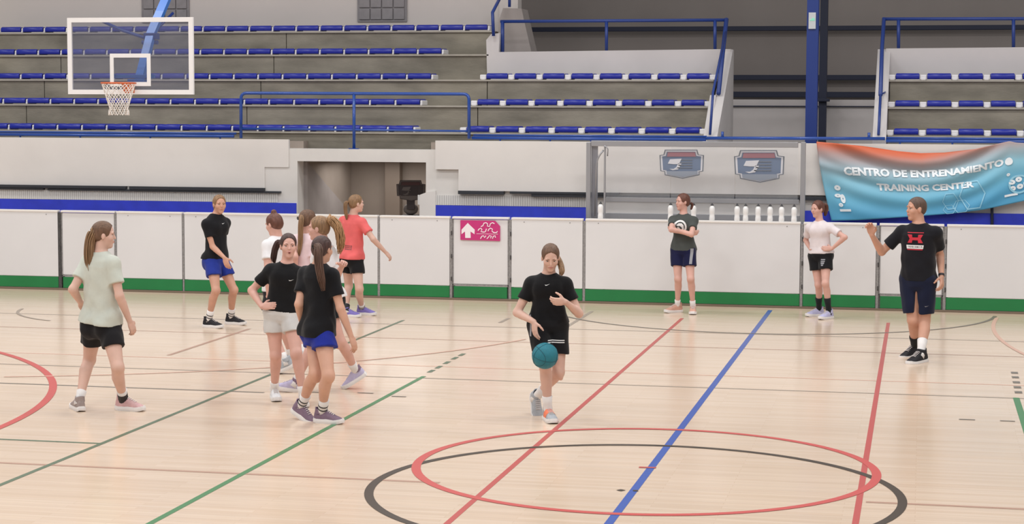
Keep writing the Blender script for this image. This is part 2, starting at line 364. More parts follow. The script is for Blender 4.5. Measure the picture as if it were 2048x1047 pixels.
# ------------------------------------------------------------------ stand: parapets, stair walls, column
m = MB(); Yp = 30.1
def pp(lst, Y): return [onY(x,y,Y) for x,y in lst]
m.prism(pp([(975,163),(973,80),(983,68),(1000,66),(998,104),(1462,98),(1462,160)],Yp), Yp-.02, Yp+.22); lp = m.build('parapet', M['parapet'], stand)
m = MB(); m.prism(pp([(1772,160),(1772,97),(2200,93),(2200,160)],Yp), Yp-.02, Yp+.22); m.build('parapet', M['parapet'], stand)
m = MB(); m.prism(pp([(994,110),(998,40),(1006,16),(1043,17),(1048,40),(1064,110)],30.9), 30.9, 31.4); m.build('stair_cheek', M['grey_conc'], stand)
m = MB(); m.box(X_(1000,8,31.45),X_(1037,8,31.45),31.4,31.7,slab_z[4]+.2,7.2); m.build('pier', M['grey_wall'], uw)
def stairwall(xa, xb):
    Xa, Xb = X_(xa,276,27.95), X_(xb,276,27.95); z1 = Z_((xa+xb)/2,276,27.95); z2 = Z_(1455,99,30.1)
    b = MB(); b.xprism([(27.93,z1),(30.15,z2),(30.32,z2),(30.32,1.0),(27.93,1.0)],Xa,Xb); return b.build('stair_wall', M['parapet'], stand)
stairwall(1415,1434); stairwall(1745,1772)
m = MB(); m.xprism([(27.94,2.22),(28.9,Z_(1430,190,28.9)),(29.5,Z_(1432,190,29.3)),(29.5,2.0),(27.94,2.0)], X_(1405,276,27.95), X_(1417,276,27.95)); m.build('stair_wall', M['parapet'], stand)
# row 3 and lower tiers close against the stair walls (end caps handled by the walls)
colm = empty('steel_column', (X_(1623,270,29.2),29.2,0), 'dark blue steel column rising through the stair opening, the nearer one', 'column')
b = MB(); Xa, Xb = X_(1612,150,29.2), X_(1635,150,29.2); b.box(Xa,Xb,29.2,29.24,.95,9); b.box(Xa,Xb,29.4,29.44,.95,9); b.box((Xa+Xb)/2-.02,(Xa+Xb)/2+.02,29.24,29.4,.95,9); b.build('i_beam', M['navy_beam'], colm)
b = MB(); b.box(Xa-.05,Xb+.05,29.15,29.5,.95,1.0,b=.005); b.build('base_plate', M['navy_beam'], colm)
sg = empty('column_sign', (X_(1624,40,29.18),29.18,Z_(1624,58,29.18)), 'small pale plate with a green mark on the dark blue column', 'sign')
b = MB(); x0,z0 = onY(1617,58,29.19); x1,z1 = onY(1632,25,29.19); b.box(x0,x1,29.17,29.197,z0,z1,b=.004); b.build('plate', mat('plate_grey',(196,200,204),.4), sg)
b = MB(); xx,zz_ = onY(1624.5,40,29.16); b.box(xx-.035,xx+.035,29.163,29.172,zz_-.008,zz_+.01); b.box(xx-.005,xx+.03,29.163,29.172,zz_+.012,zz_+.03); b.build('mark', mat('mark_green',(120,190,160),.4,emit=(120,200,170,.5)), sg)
cb = empty('steel_column', (X_(1647,190,33.7),33.7,1), 'second dark blue steel post standing behind the nearer column', 'column')
b = MB(); b.box(X_(1639,150,33.7),X_(1654,150,33.7),33.6,33.8,1.0,9); b.build('post', M['dark_beam'], cb); b = MB(); b.box(X_(1633,150,33.7),X_(1660,150,33.7),33.5,33.85,Z_(1648,203,33.7),Z_(1648,197,33.7),b=.01); b.build('base_plate', M['dark_beam'], cb)
# ------------------------------------------------------------------ railings
def rail(name, label, pieces, origin, m_, cat='railing', group=None):
    r = empty(name, origin, label, cat, group)
    for nm, pts, rad in pieces:
        b = MB(); b.tube(pts, rad, 10); b.build(nm, m_, r, smooth=True)
    return r
Yg = YW+.06
q = lambda x,y,Y=Yg: P3(x,y,Y)
b0 = q(708,298); bp_ = rail('guard_rail', 'blue tubular guard rail over the tunnel doorway', [
 ('top_tube', bend([q(482,276),q(482,186),q(938,188),q(938,277)], .09, 6), .024),
 ('middle_tube', [q(482,257),q(938,262)], .016), ('post', [q(708,187),q(708,299)], .024)], (b0.x, Yg, b0.z), M['blue_pipe'])
b = MB(); b.box(b0.x-.07,b0.x+.07,Yg-.05,Yg+.05,ztl,ztl+.012,b=.003); b.build('foot_plate', M['blue_pipe'], bp_)
def lowrail(x0, x1, y0, y1, label, stubs):
    Yl = YW+.08; A = P3(x0,y0,Yl); B = P3(x1,y1,Yl); z = zt+.045
    pc = [('tube', [(A.x,Yl,z),(B.x,Yl,z)], .024), ('tube', [(A.x,Yl+.1,z+.038),(B.x,Yl+.1,z+.038)], .018)]
    for s_ in stubs:
        xx = X_(s_,y0,Yl); pc.append(('bracket', [(xx,Yl,z),(xx,Yl+.02,zt-.02)], .014))
    return rail('foot_rail', label, pc, (A.x,Yl,zt), M['blue_pipe'])
lowrail(-60,468,270,272,'low double blue tube along the wall top left of the doorway', [40,160,300,440])
lowrail(944,1412,272,272,'low double blue tube along the wall top between doorway and stairs', [1000,1100,1182,1300])
Yl = YW+.08
rail('foot_rail','single blue tube running across the foot of the stair opening',[('tube',[P3(1412,276,Yl),P3(1770,277,Yl)],.024),('stub',[P3(1445,276,Yl),P3(1445,263,Yl)],.02),('stub',[P3(1738,277,Yl),P3(1738,265,Yl)],.02)],tuple(P3(1600,277,Yl)),M['blue_pipe'])
lowrail(1772,2200,275,277,'low double blue tube along the wall top above the banner',[1800,1905,2040])
rr = lambda x,y,Y: P3(x,y,Y)
rail('stair_railing','blue railing on the parapet between upper wall and stair opening',[
 ('top_tube',[rr(1001,43,30.2),rr(1453,40,30.2)],.026),('post',[rr(1005,43,30.2),rr(1005,105,30.2)],.03),('post',[rr(1213,43,30.2),rr(1213,101,30.2)],.026),('post',[rr(1430,41,30.2),rr(1430,99,30.2)],.026),
 ('hand_tube',[rr(1453,38,30.2),rr(1447,92,29.9),rr(1437,187,28.9)],.034),('lower_tube',[rr(1452,60,30.1),rr(1426,185,28.2),rr(1420,269,27.95)],.019)],tuple(rr(1213,101,30.2)),M['navy_pipe'])
rail('stair_railing','blue railing on the right-hand parapet beside the stair opening',[
 ('top_tube',[rr(1766,38,30.2),rr(2200,37,30.2)],.026),('post',[rr(1797,40,30.2),rr(1797,97,30.2)],.026),('post',[rr(2027,38,30.2),rr(2027,95,30.2)],.026),
 ('hand_tube',[rr(1768,36,30.2),rr(1764,97,30.0),rr(1761,190,28.5)],.03),('lower_tube',[rr(1761,190,28.45),rr(1757,269,27.95)],.02),('brace',[rr(1760,190,28.6),rr(1776,181,29.3)],.012)],tuple(rr(1797,97,30.2)),M['navy_pipe'])
rail('stair_railing','dark blue handrail climbing beside the upper end of the top seats',[
 ('hand_tube',[rr(987,72,30.0),rr(985,25,30.0),rr(1004,-12,30.6)],.026),('post',[rr(1019,14,30.9),rr(1019,-20,30.9)],.024)],tuple(rr(987,72,30.0)),M['navy_pipe'])
# ------------------------------------------------------------------ seats
def seat_parts(wid, gap):
    prof = [(0.0,.012),(-.012,.03),(-.012,.062),(.0,.078),(.02,.085),(.08,.08),(.2,.068),(.32,.07),(.38,.085),(.395,.08),(.395,.06),(.34,.045),(.1,.05),(.03,.035),(.02,.012)]
    hw = wid/2; V = []; Fs = []; n = len(prof); xs = [-hw,-hw+.012,hw-.012,hw]; sc = [.86,1,1,.86]
    for x, s_ in zip(xs, sc):
        for y, z in prof: V.append((x, y*1.0+(.004 if s_<1 else 0), .012+(z-.012)*s_*1.2))
    for i in range(3):
        for k in range(n): Fs.append((i*n+k, (i+1)*n+k, (i+1)*n+(k+1)%n, i*n+(k+1)%n))
    Fs += [tuple(range(n))[::-1], tuple(3*n+k for k in range(n))]
    me = pymesh('seat_pad', V, Fs); me.materials.append(M['seat_blue']); me.polygons.foreach_set('use_smooth',[True]*len(Fs))
    g = MB(); x0 = wid/2+.004; g.box(x0,x0+gap,.006,.34,0,.078,b=.014)
    g.box(x0+gap*.2,x0+gap*.8,-.004,.05,0,.03,b=.004)
    me2 = pymesh('seat_bracket', g.v, g.f); me2.materials.append(M['seat_white'])
    return me, me2
rows_px = [ # row, y, first px, last px, intervals, gap m, block text
 (0,255,17,828,16,.036,'left block'),(1,204,6,842,17,.036,'left block'),(2,153,41,864,17,.036,'left block'),(3,104,30.6,885,18,.036,'left block'),(4,57,43.7,977,20,.036,'left block'),
 (2,155,966,1425.5,8,.105,'middle block'),(1,207,948,1415.5,8,.105,'middle block'),(0,263,926,1405.5,8,.105,'middle block'),
 (2,152,1784,2037.6,4,.105,'right block'),(1,206,1783,2039,4,.105,'right block'),(0,264,1780,2041,4,.105,'right block')]
ordn = ['bottom','second','third','fourth','top']; seat_cache = {}
ords = ['first','second','third','fourth','fifth','sixth','seventh','eighth','ninth','tenth','eleventh','twelfth','thirteenth','fourteenth','fifteenth','sixteenth','seventeenth','eighteenth','nineteenth','twentieth','twenty-first','twenty-second']
for k, y, a, bb_, n, gap, blk in rows_px:
    Y = YR[k]; Xa, Xb = X_(a,y,Y), X_(bb_,y,Y); pit = (Xb-Xa)/n; key = (round(pit,3),gap)
    if key not in seat_cache: seat_cache[key] = seat_parts(pit-gap-.008, gap)
    pm, bm_ = seat_cache[key]
    i0 = -1 if blk == 'left block' else 0; i1 = n+ (1 if blk=='right block' else 0)
    for i in range(i0, i1):
        x = Xa+pit*(i+.5)+.0; z = slab_z[k]
        side = (i1-i-1) if blk=='left block' else i
        r = empty('stadium_seat', (x,Y,z), 'blue stadium seat, %s row of the %s, %s from its %s end' % (ordn[k], blk, ords[side], 'right' if blk=='left block' else 'left'), 'seat', 'blue seats in the '+blk)
        for nm, me in (('seat_pad',pm),('seat_bracket',bm_)):
            o = bpy.data.objects.new(nm, me); COL.objects.link(o); o.parent = r
        if i == i0 and blk != 'left block':
            o = bpy.data.objects.new('seat_bracket', bm_); COL.objects.link(o); o.parent = r; o.location = (-pit,0,0)
# ------------------------------------------------------------------ rink barrier
ZT = 1.175
bar = empty('rink_barrier', (-6,YB,0), 'long white board barrier with a green kick strip around the court', 'barrier')
secs = [(-90,116,0),(123,230,1),(234,364,0),(369,755,0),(760,899,0),(905,1017,1),(1023,1165,0),(1171,1600,0),(1607,1752,0),(1759,1887,1),(1894,2180,0)]
def bx_(px): return X_(px,500,YB)
for a, c, gate in secs:
    Xa, Xc = bx_(a), bx_(c); zk = .2
    if gate:
        g = MB(); g.box(Xa+.012,Xc-.012,YB+.012,YB+.05,zk+.03,ZT-.03,b=.004); go = g.build('gate_leaf', M['panel'], bar)
        f = MB(); f.box(Xa,Xc,YB+.004,YB+.03,zk+.006,zk+.026); f.box(Xa,Xa+.012,YB+.004,YB+.03,zk,ZT-.02); f.box(Xc-.012,Xc,YB+.004,YB+.03,zk,ZT-.02); f.build('gate_frame', M['post'], go)
    else:
        g = MB(); g.box(Xa,Xc,YB,YB+.045,zk+.002,ZT-.02,b=.003); go = g.build('board_panel', M['panel'], bar)
        n = max(2,int((Xc-Xa)/.75))
        for i in range(n):
            xx = Xa+.18+(Xc-Xa-.36)*i/(n-1); s_ = MB(); s_.tube([(xx,YB-.003,ZT-.055),(xx,YB+.002,ZT-.055)],.008,8); s_.build('bolt', M['post'], go)
    g = MB(); g.box(Xa+(.02 if gate else 0),Xc-(.02 if gate else 0),YB-.004,YB+.04,.035,zk-.004,b=.002); g.build('kick_strip', M['green'], bar)
    g = MB(); g.box(Xa-.004,Xc+.004,YB-.01,YB+.09,ZT-.022,ZT+.008,b=.006); g.build('cap_rail', M['panel_top'], bar)
for i, px in enumerate([119.5,232,366.5,757.5,902,1020,1168,1603.5,1755.5,1890.5]):
    X = bx_(px); wv = .026 if i in (0,) else .019
    if i in (1,2): wv = .014
    g = MB(); g.box(X-wv,X+wv,YB+.0,YB+.06,.0,ZT-.024,b=.003); g.box(X-.045,X+.045,YB+.052,YB+.07,.0,ZT-.03); g.build('post', M['dark_post'] if i==0 else M['post'], bar)
    if i in (0,4,5,7,8,9):
        g = MB()
        for zc in (.3,.62,.95): g.tube([(X+wv*.5,YB-.006,zc-.03),(X+wv*.5,YB-.006,zc+.03)],.008,8)
        g.build('hinge', M['dark_post'], bar)
g = MB(); g.box(bx_(-90),bx_(2180),YB-.012,YB+.05,0,.03,b=.004); g.build('base_shadow_strip', M['base_shadow'], bar)  # thin strip coloured as the shadow line along the barrier foot
# ------------------------------------------------------------------ magenta arrow sign
Ys = YB-.002
sgn = empty('direction_sign', (X_(960,460,Ys),Ys,Z_(960,480,Ys)), 'magenta sign with a white up arrow on the gate', 'sign')
m = MB(); m.prism(pp([(921,440),(990,441),(1000,452),(1000,481.5),(921,479)],Ys), Ys-.008, Ys+.012); m.build('plate', M['magenta'], sgn)
m = MB(); Ya = Ys-.009; m.prism(pp([(935.5,445.5),(949.5,459),(949,468),(941,462.5),(941.5,475.5),(930.5,475.5),(930,462.5),(923,468),(923,459)],Ya), Ya-.002, Ya+.001); m.build('arrow', M['sign_white'], sgn)
def squig(pts, wpx=1.1):
    s_ = MB(); s_.tube([P3(x,y,Ya) for x,y in pts], wpx/145*.5, 6); return s_
sm = MB()
for pts in [[(962,453),(966,451),(968,446),(972,445),(975,447),(975,452),(979,453),(981,447),(985,445),(989,447)],
            [(956,461),(958,458),(962,456),(964,459),(962,463),(968,464),(971,463),(973,457)],[(976,462),(978,458),(981,456),(985,458),(984,462),(988,465),(993,465),(995,462)],
            [(961,477),(964,472),(967,471),(969,475),(972,471)],[(974,477),(977,474),(979,471),(983,472),(981,476)],[(985,477),(987,472),(990,471),(991,475)]]:
    s_ = squig(pts, 2.2); sm.add(s_.v, s_.f)
s_ = squig([(953,467),(996,468)], .8); sm.add(s_.v, s_.f)
sm.build('lettering', M['sign_white'], sgn)
# ------------------------------------------------------------------ bench shelter with clear back
YD = 27.05
sh = empty('bench_shelter', (X_(1390,440,YD),YD,0), 'grey metal framed bench shelter with clear back panels behind the barrier', 'shelter')
def fb(name, x0, x1, y0, y1, m_, Y=YD, d=.05, b=.006):
    g = MB(); X0,z0 = onY(x0,y1,Y); X1,z1 = onY(x1,y0,Y); g.box(X0,X1,Y-d/2,Y+d/2,z0,z1,b=b); return g.build(name, m_, sh)
fb('top_bar',1182.5,1596.5,284,292,M['alu']); fb('front_post',1171,1182,284,599,M['alu']); fb('side_sheet',1182,1196,290,433,mat('clear_grey',(150,150,158),.2,alpha=.75),Y=YD+.05,d=.012,b=0)
fb('middle_post',1206,1212,291,599,M['alu'],d=.03,b=.003); fb('front_post',1597,1612,284,609,M['alu'])
fb('back_rail',1212,1598,399,402.5,M['alu'],Y=YD+.2,d=.02,b=.002); fb('bottom_rail',1182,1600,431,436,M['alu'],Y=YD+.2,d=.03,b=.003)
xm = [1212,1341,1470,1597]
for a,c in zip(xm[:-1],xm[1:]): fb('clear_panel',a,c,292,432,M['poly'],Y=YD+.22,d=.006,b=0)
g = MB(); g.tube(bend([P3(1190,432,YD),P3(1193,318,YD),P3(1207,300,YD)],.1,5),.012,8); g.build('bent_tube',M['alu'],sh,smooth=True)
g = MB(); g.tube(bend([P3(1208,291,YD-.03),P3(1216,296,YD-.03),P3(1215,312,YD-.03)],.03,4),.009,8); g.build('hook',M['alu'],sh,smooth=True)
# seat bench inside (behind the barrier)
g = MB(); g.box(X_(1215,430,YD),X_(1595,430,YD),YD-.3,YD+.15,.42,.46,b=.008); g.build('bench_seat',M['parapet'],sh)
def shield(x0, x1, y0, y1, label, Y, mats=('shield_dark','shield_light','shield_blue','shield_red','shield_blue2'), name='shield_decal'):
    def U(u, v): return onY(x0+(x1-x0)*u, y0+(y1-y0)*v, Y)
    cx_, cz_ = U(.5,.5)
    root = empty(name, (cx_,Y,cz_), label, 'emblem')
    out = [(.12,0),(.85,0),(.88,.17),(1,.19),(.985,.75),(.9,.77),(.9,.88),(.52,1),(.12,.88),(.11,.76),(.02,.74),(0,.19),(.09,.17)]
    def layer(nm, pts, mm, i):
        b = MB(); b.prism([U(u,v) for u,v in pts], Y-.006-.003*i, Y-.003-.003*i+.0028); b.build(nm, M[mm], root)
    def ins(t): return [(.5+(u-.5)*(1-t),.48+(v-.48)*(1-t*1.2)) for u,v in out]
    layer('outline', out, mats[0], 0); layer('border', ins(.05), mats[1], 1); layer('field', ins(.13), mats[2], 2)
    layer('top_band', [(.19,.09),(.8,.09),(.82,.24),(.17,.24)], mats[3], 3)
    layer('lower_band', [(.16,.74),(.86,.74),(.86,.85),(.52,.95),(.17,.85)], mats[4], 3)
    layer('wing', [(.24,.33),(.5,.31),(.44,.5),(.32,.5),(.19,.48)], mats[1], 4)
    layer('hook_mark', [(.42,.48),(.5,.48),(.42,.68),(.3,.71),(.22,.66),(.32,.66),(.38,.6)], mats[1], 4)
    for j in range(4): layer('bar', [(.5-.03*j,.34+.09*j),(.74,.34+.09*j),(.74,.37+.09*j),(.48-.03*j,.37+.09*j)], mats[0], 4)
    return root
shield(1319,1408,299,357,'smaller grey-blue shield emblem on the shelter back, left of its twin',YD+.215)
shield(1468,1569,300,365,'larger grey-blue shield emblem on the shelter back, right of its twin',YD+.215)
# dark emblem board in the tunnel
es = shield(793,851,360,402,'dark maroon and black shield board inside the tunnel doorway',28.7,('brown_dark','brown_mid','brown_dark','brown_red','brown_mid'),'shield_board')
g = MB(); xx,zz_ = onY(818,432,28.75); g.box(xx-.12,xx+.12,28.72,28.95,0,zz_+.02,b=.02); g.build('plinth',M['brown_dark'],es)
g = MB()
bm = bmesh.new(); bmesh.ops.create_icosphere(bm, subdivisions=2, radius=.12); bm.verts.index_update()
cx_,cz_ = onY(820,418,28.75); g.add([(v.co.x+cx_,v.co.y*.5+28.8,v.co.z*.8+cz_) for v in bm.verts],[[v.index for v in f.verts] for f in bm.faces]); bm.free(); g.build('boss',M['brown_mid'],es,smooth=True)
g = MB(); xx,_ = onY(822,400,28.74); g.box(xx-.06,xx+.06,28.71,28.75,cz_,Z_(822,398,28.74)); g.build('stem',M['brown_dark'],es)
# ------------------------------------------------------------------ bottles on the barrier
def bottle_meshes():
    pr = [(0,0),(.034,0),(.038,.006),(.038,.05),(.035,.06),(.035,.1),(.038,.11),(.038,.165),(.034,.182),(.024,.195),(.02,.2),(.02,.205)]
    cp = [(.0,.205),(.022,.205),(.022,.216),(.012,.222),(.01,.236),(.0,.238)]
    out = []
    for pr_, mm in ((pr,M['white_plastic']),(cp,M['dark_plastic'])):
        V=[];Fs=[];n=16
        for r,z in pr_:
            for k in range(n): V.append((r*math.cos(2*math.pi*k/n),r*math.sin(2*math.pi*k/n),z))
        for i in range(len(pr_)-1):
            for k in range(n): Fs.append((i*n+k,i*n+(k+1)%n,(i+1)*n+(k+1)%n,(i+1)*n+k))
        me = pymesh('bottle',V,Fs); me.materials.append(mm); me.polygons.foreach_set('use_smooth',[True]*len(Fs)); out.append(me)
    return out
bm_b, bm_c = bottle_meshes()
bot = [(1201,'standing alone at the shelter left end'),(1341,'just left of the folded-arms player'),(1387,'just right of the folded-arms player'),(1424,'between the folded-arms player and the long line'),
 (1474,'first in the line of six toward the right'),(1491,'second in the line of six toward the right'),(1516,'third in the line of six toward the right'),(1540,'fourth in the line of six toward the right'),(1563,'fifth in the line of six toward the right'),(1588,'last in the line of six, beside the shelter post')]
for px, txt in bot:
    r = empty('drinks_bottle',(X_(px,438,YB+.045),YB+.045,ZT+.008),'white squeeze bottle on the barrier, '+txt,'bottle','white bottles on the barrier'); r.rotation_euler.z = random.uniform(0,3)
    for nm, me in (('bottle_body',bm_b),('bottle_cap',bm_c)):
        o = bpy.data.objects.new(nm, me); COL.objects.link(o); o.parent = r
# ------------------------------------------------------------------ banner
YN = YW-.16
topc = [(0,283),(.08,286),(.2,292),(.35,302),(.45,306),(.55,305),(.68,298),(.8,285),(.83,282),(.86,285),(1,288)]
botc = [(0,441),(.12,440),(.4,432),(.55,427),(.7,419),(.88,402),(1,392)]
def itp(c, u): return float(np.interp(u, [a for a,_ in c], [b_ for _,b_ in c]))
NU, NV = 120, 50
def bsurf(u, v, off=0.0):
    x0 = 1633+(30*v**1.3); x = x0+(2098-x0)*u
    y = itp(topc,u)*(1-v)+itp(botc,u)*v
    # catenary pleats hanging between the two tied corners
    q_ = u/.83; sag = 4*q_*(1-q_) if q_ < 1 else 0
    d = .036*math.sin(9.5*v*2.2 - sag*7.5 - .6)*(1-v*.75)*min(1,sag*1.3+.15)
    d += .045*math.exp(-((v-.28-.85*u*1.0)**2)/.004)*max(0,1-u*2.2) + .01*math.sin(u*23+v*5)*(.3+v*.5)
    X, Z = onY(x, y, YN-d-off); return Vector((X, YN-d-off, Z))
V = [bsurf(i/NU,j/NV) for j in range(NV+1) for i in range(NU+1)]
Fs = [(j*(NU+1)+i,(j+1)*(NU+1)+i,(j+1)*(NU+1)+i+1,j*(NU+1)+i+1) for j in range(NV) for i in range(NU)]
bn = empty('banner', tuple(bsurf(.4,0)), 'orange to light blue fabric banner tied sagging over the wall', 'banner')
me = pymesh('banner_cloth', V, Fs); ca = me.color_attributes.new('print','FLOAT_COLOR','POINT')
stops = [(0,(216,98,58)),(.07,(208,112,82)),(.17,(174,144,140)),(.32,(160,178,188)),(.5,(140,194,214)),(.75,(112,184,214)),(1,(84,162,202))]
for j in range(NV+1):
    for i in range(NU+1):
        u, v = i/NU, j/NV; t = v+ max(0,u-.45)*.5 + (.05 if u<.25 else 0)*(.25-u)*4
        c = [np.interp(t,[s[0] for s in stops],[lin(s[1])[k] for s in stops]) for k in range(3)]
        ca.data[j*(NU+1)+i].color = (*c,1)
bmt = mat('banner_print',(120,180,205),.5,.4); at = bmt.node_tree.nodes.new('ShaderNodeAttribute'); at.attribute_name = 'print'; bmt.node_tree.links.new(at.outputs['Color'], bmt.node_tree.nodes['Principled BSDF'].inputs['Base Color'])
bc_ = link('banner_cloth', me, bmt, bn, smooth=True)
md = bc_.modifiers.new('thick','SOLIDIFY'); md.thickness = .003; md.offset = 1
def text_mesh(s, size=1.0, res=2, bold=.02):
    cu = bpy.data.curves.new('t','FONT'); cu.body = s; cu.size = size; cu.offset = bold; cu.resolution_u = res; cu.align_x = 'CENTER'; cu.align_y = 'CENTER'
    o = bpy.data.objects.new('t', cu); COL.objects.link(o); bpy.context.view_layer.update()
    me = bpy.data.meshes.new_from_object(o.evaluated_get(bpy.context.evaluated_depsgraph_get())); bpy.data.objects.remove(o)
    v = [tuple(p.co) for p in me.vertices]; f = [tuple(p.vertices) for p in me.polygons]; bpy.data.meshes.remove(me); return v, f
def subdiv(v, f, ml):
    bm = bmesh.new(); vs = [bm.verts.new(p) for p in v]
    for q_ in f:
        try: bm.faces.new([vs[i] for i in q_])
        except ValueError: pass
    bmesh.ops.triangulate(bm, faces=bm.faces)
    for _ in range(3):
        es_ = [e for e in bm.edges if e.calc_length() > ml]
        if not es_: break
        bmesh.ops.subdivide_edges(bm, edges=es_, cuts=1); bmesh.ops.triangulate(bm, faces=bm.faces)
    bm.verts.index_update(); o = [tuple(p.co) for p in bm.verts], [tuple(x.index for x in q_.verts) for q_ in bm.faces]; bm.free(); return o
bprint = mat('banner_white_print',(236,242,246),.5)
bpale = mat('banner_pale_print',(150,206,228),.5)
def on_banner(name, v, f, uc, vc, w, h, m_, skew=0, off=.014):
    xs = [p[0] for p in v]; ys = [p[1] for p in v]; cx0, cy0 = (max(xs)+min(xs))/2, (max(ys)+min(ys))/2; sx, sy = w/(max(xs)-min(xs)), h/(max(ys)-min(ys))
    V = [bsurf(uc+(p[0]-cx0)*sx, vc-(p[1]-cy0)*sy+skew*(p[0]-cx0)*sx, off) for p in v]
    link(name, pymesh(name, V, f), m_, bc_)
v, f = subdiv(*text_mesh('CENTRO DE ENTRENAMIENTO',1,2,.045), .35); on_banner('lettering', v, f, .452, .335, .70, .115, bprint, -.06)
v, f = subdiv(*text_mesh('TRAINING CENTER',1,2,.045), .35); on_banner('lettering', v, f, .452, .56, .43, .105, bprint, .02)
def ring2(r, w_, n, rot=0, sx=1, sy=1, cx=0, cy=0):
    v=[];f=[]
    for k in range(n):
        a=2*math.pi*k/n+rot; v += [(cx+r*math.cos(a)*sx,cy+r*math.sin(a)*sy),((cx+(r-w_)*math.cos(a)*sx),cy+(r-w_)*math.sin(a)*sy)]
    for k in range(n): f.append((2*k,2*k+1,2*((k+1)%n)+1,2*((k+1)%n)))
    return [(a,b_,0) for a,b_ in v], f
for uc,vc,w_,h_ in ((.655,.74,.12,.46),(.555,.80,.075,.26),(.60,.90,.08,.2),(.545,.93,.06,.14),(.40,.97,.08,.06)):
    if vc+h_/2>1: vc = 1-h_/2
    v,f = ring2(1,.09,6); v,f = subdiv(v,f,.4); on_banner('hexagon_print',v,f,uc,vc,w_,h_,bpale)
for pts in [ring2(1,1,14,0)]:
    on_banner('dot_print',*pts,.825,.32,.035,.12,bprint)
for uc,vc,w_,h_ in ((.835,.66,.03,.08),(.865,.62,.03,.09),(.87,.74,.03,.09),(.838,.76,.026,.08),(.898,.7,.026,.1),(.82,.53,.016,.05),(.06,.58,.028,.07),(.055,.68,.03,.05),(.075,.72,.022,.12),(.06,.8,.02,.05)):
    v,f = ring2(1,.8,12); on_banner('emblem_print',v,f,uc,vc,w_,h_,bprint)
v,f = ring2(1,.2,20); on_banner('emblem_print',v,f,.868,.7,.1,.32,bpale)
v,f = subdiv([(0,0,0),(1,0,0),(1,.2,0),(0,.2,0)],[(0,1,2,3)],.2); on_banner('emblem_print',v,f,.828,.86,.06,.035,bprint); on_banner('emblem_print',v,f,.075,.87,.05,.03,bprint)
# cord that ties the low right corner (dark post under the banner)
g = MB(); g.tube([P3(1984,405,YW-.05),P3(1984,450,YW-.05)],.02,8); tag(g.build('wall_pipe',M['dark_beam']),'short dark pipe on the blue band under the banner','pipe')
# ------------------------------------------------------------------ basketball backboard
YK = 24.7
BX0,BZ0 = onY(137,187,YK); BX1,BZ1 = onY(386,36,YK); BZ0 = (Z_(137,187,YK)+Z_(386,190,YK))/2; BZ1 = (Z_(137,33,YK)+Z_(386,37,YK))/2; bcx = (BX0+BX1)/2
hoop = empty('basketball_backboard',(bcx,YK,BZ0),'clear basketball backboard with orange rim and white net on a blue arm','backboard')
g = MB(); g.box(BX0+.01,BX1-.01,YK,YK+.012,BZ0+.01,BZ1-.01); g.build('glass_board',M['bb_glass'],hoop)
def frame(x0,x1,z0,z1,t_,y0,y1):
    g = MB(); g.box(x0,x1,y0,y1,z0,z0+t_); g.box(x0,x1,y0,y1,z1-t_,z1); g.box(x0,x0+t_,y0,y1,z0+t_,z1-t_); g.box(x1-t_,x1,y0,y1,z0+t_,z1-t_); return g
frame(BX0,BX1,BZ0,BZ1,.062,YK-.014,YK+.028).build('border_frame',M['bb_white'],hoop)
zi0,zi1 = Z_(261,172,YK),Z_(261,107,YK); frame(bcx-.295,bcx+.295,zi0,zi1,.055,YK-.005,YK-.0005).build('target_square',M['bb_white'],hoop)
zr = Z_(237,166,24.33); yr = YK-.15-.228; rx = X_(237,166,yr)
rmo = MB(); rmo.tube([(rx+.228*math.cos(2*math.pi*k/40),yr+.228*math.sin(2*math.pi*k/40),zr) for k in range(41)],.011,8,cap=False); rim = rmo.build('rim',M['orange'],hoop,smooth=True)
g = MB(); g.box(rx-.05,rx+.06,YK-.16,YK-.03,zr-.012,zr+.006,b=.003); g.add([(rx-.06,YK-.15,zr),(rx+.06,YK-.15,zr),(rx+.075,YK-.016,zr-.13),(rx-.075,YK-.016,zr-.13),(rx-.06,YK-.15,zr+.012),(rx+.06,YK-.15,zr+.012),(rx+.075,YK-.016,zr+.012),(rx-.075,YK-.016,zr+.012)],[(0,1,2,3),(4,7,6,5),(0,4,5,1),(1,5,6,2),(2,6,7,3),(3,7,4,0)])
g.build('rim_bracket',M['orange'],rim)
g = MB(); NS = 12; lv = 7
def npt(a, t):
    r = .222-(.222-.118)*min(1,t*1.25)+ (.03*max(0,t-.8)*5*.2); r = r + (.012 if t>.85 else 0)
    return (rx+r*math.cos(a),yr+r*math.sin(a),zr-.008-.42*t)
for k in range(NS):
    for sgn_ in (1,-1):
        pts = []
        for i in range(lv*3+1):
            t = i/(lv*3); a = 2*math.pi*(k+ sgn_*t*lv/2)/NS; pts.append(npt(a,t))
        g.tube(pts,.0055,5)
g.build('net',M['net'],hoop)
arm = MB(); pa = [P3(277,166,YK+.12),P3(291,112,YK+.35),P3(303,66,YK+.6),P3(322,22,YK+.85),P3(342,-24,YK+1.15),P3(440,-260,YK+2.4)]
def boxtube(pts, wx, wy):
    b = MB(); V=[]
    for p in pts: V += [(p.x-wx,p.y-wy,p.z),(p.x+wx,p.y-wy,p.z),(p.x+wx,p.y+wy,p.z),(p.x-wx,p.y+wy,p.z)]
    Fs=[(0,3,2,1),tuple(4*(len(pts)-1)+k for k in range(4))]
    for i in range(len(pts)-1):
        for k in range(4): Fs.append((4*i+k,4*i+(k+1)%4,4*i+4+(k+1)%4,4*i+4+k))
    b.add(V,Fs); return b
boxtube(pa[:3],.055,.05).build('support_arm',M['arm_blue'],hoop); boxtube(pa[2:],.06,.05).build('support_arm',M['arm_blue'],hoop)
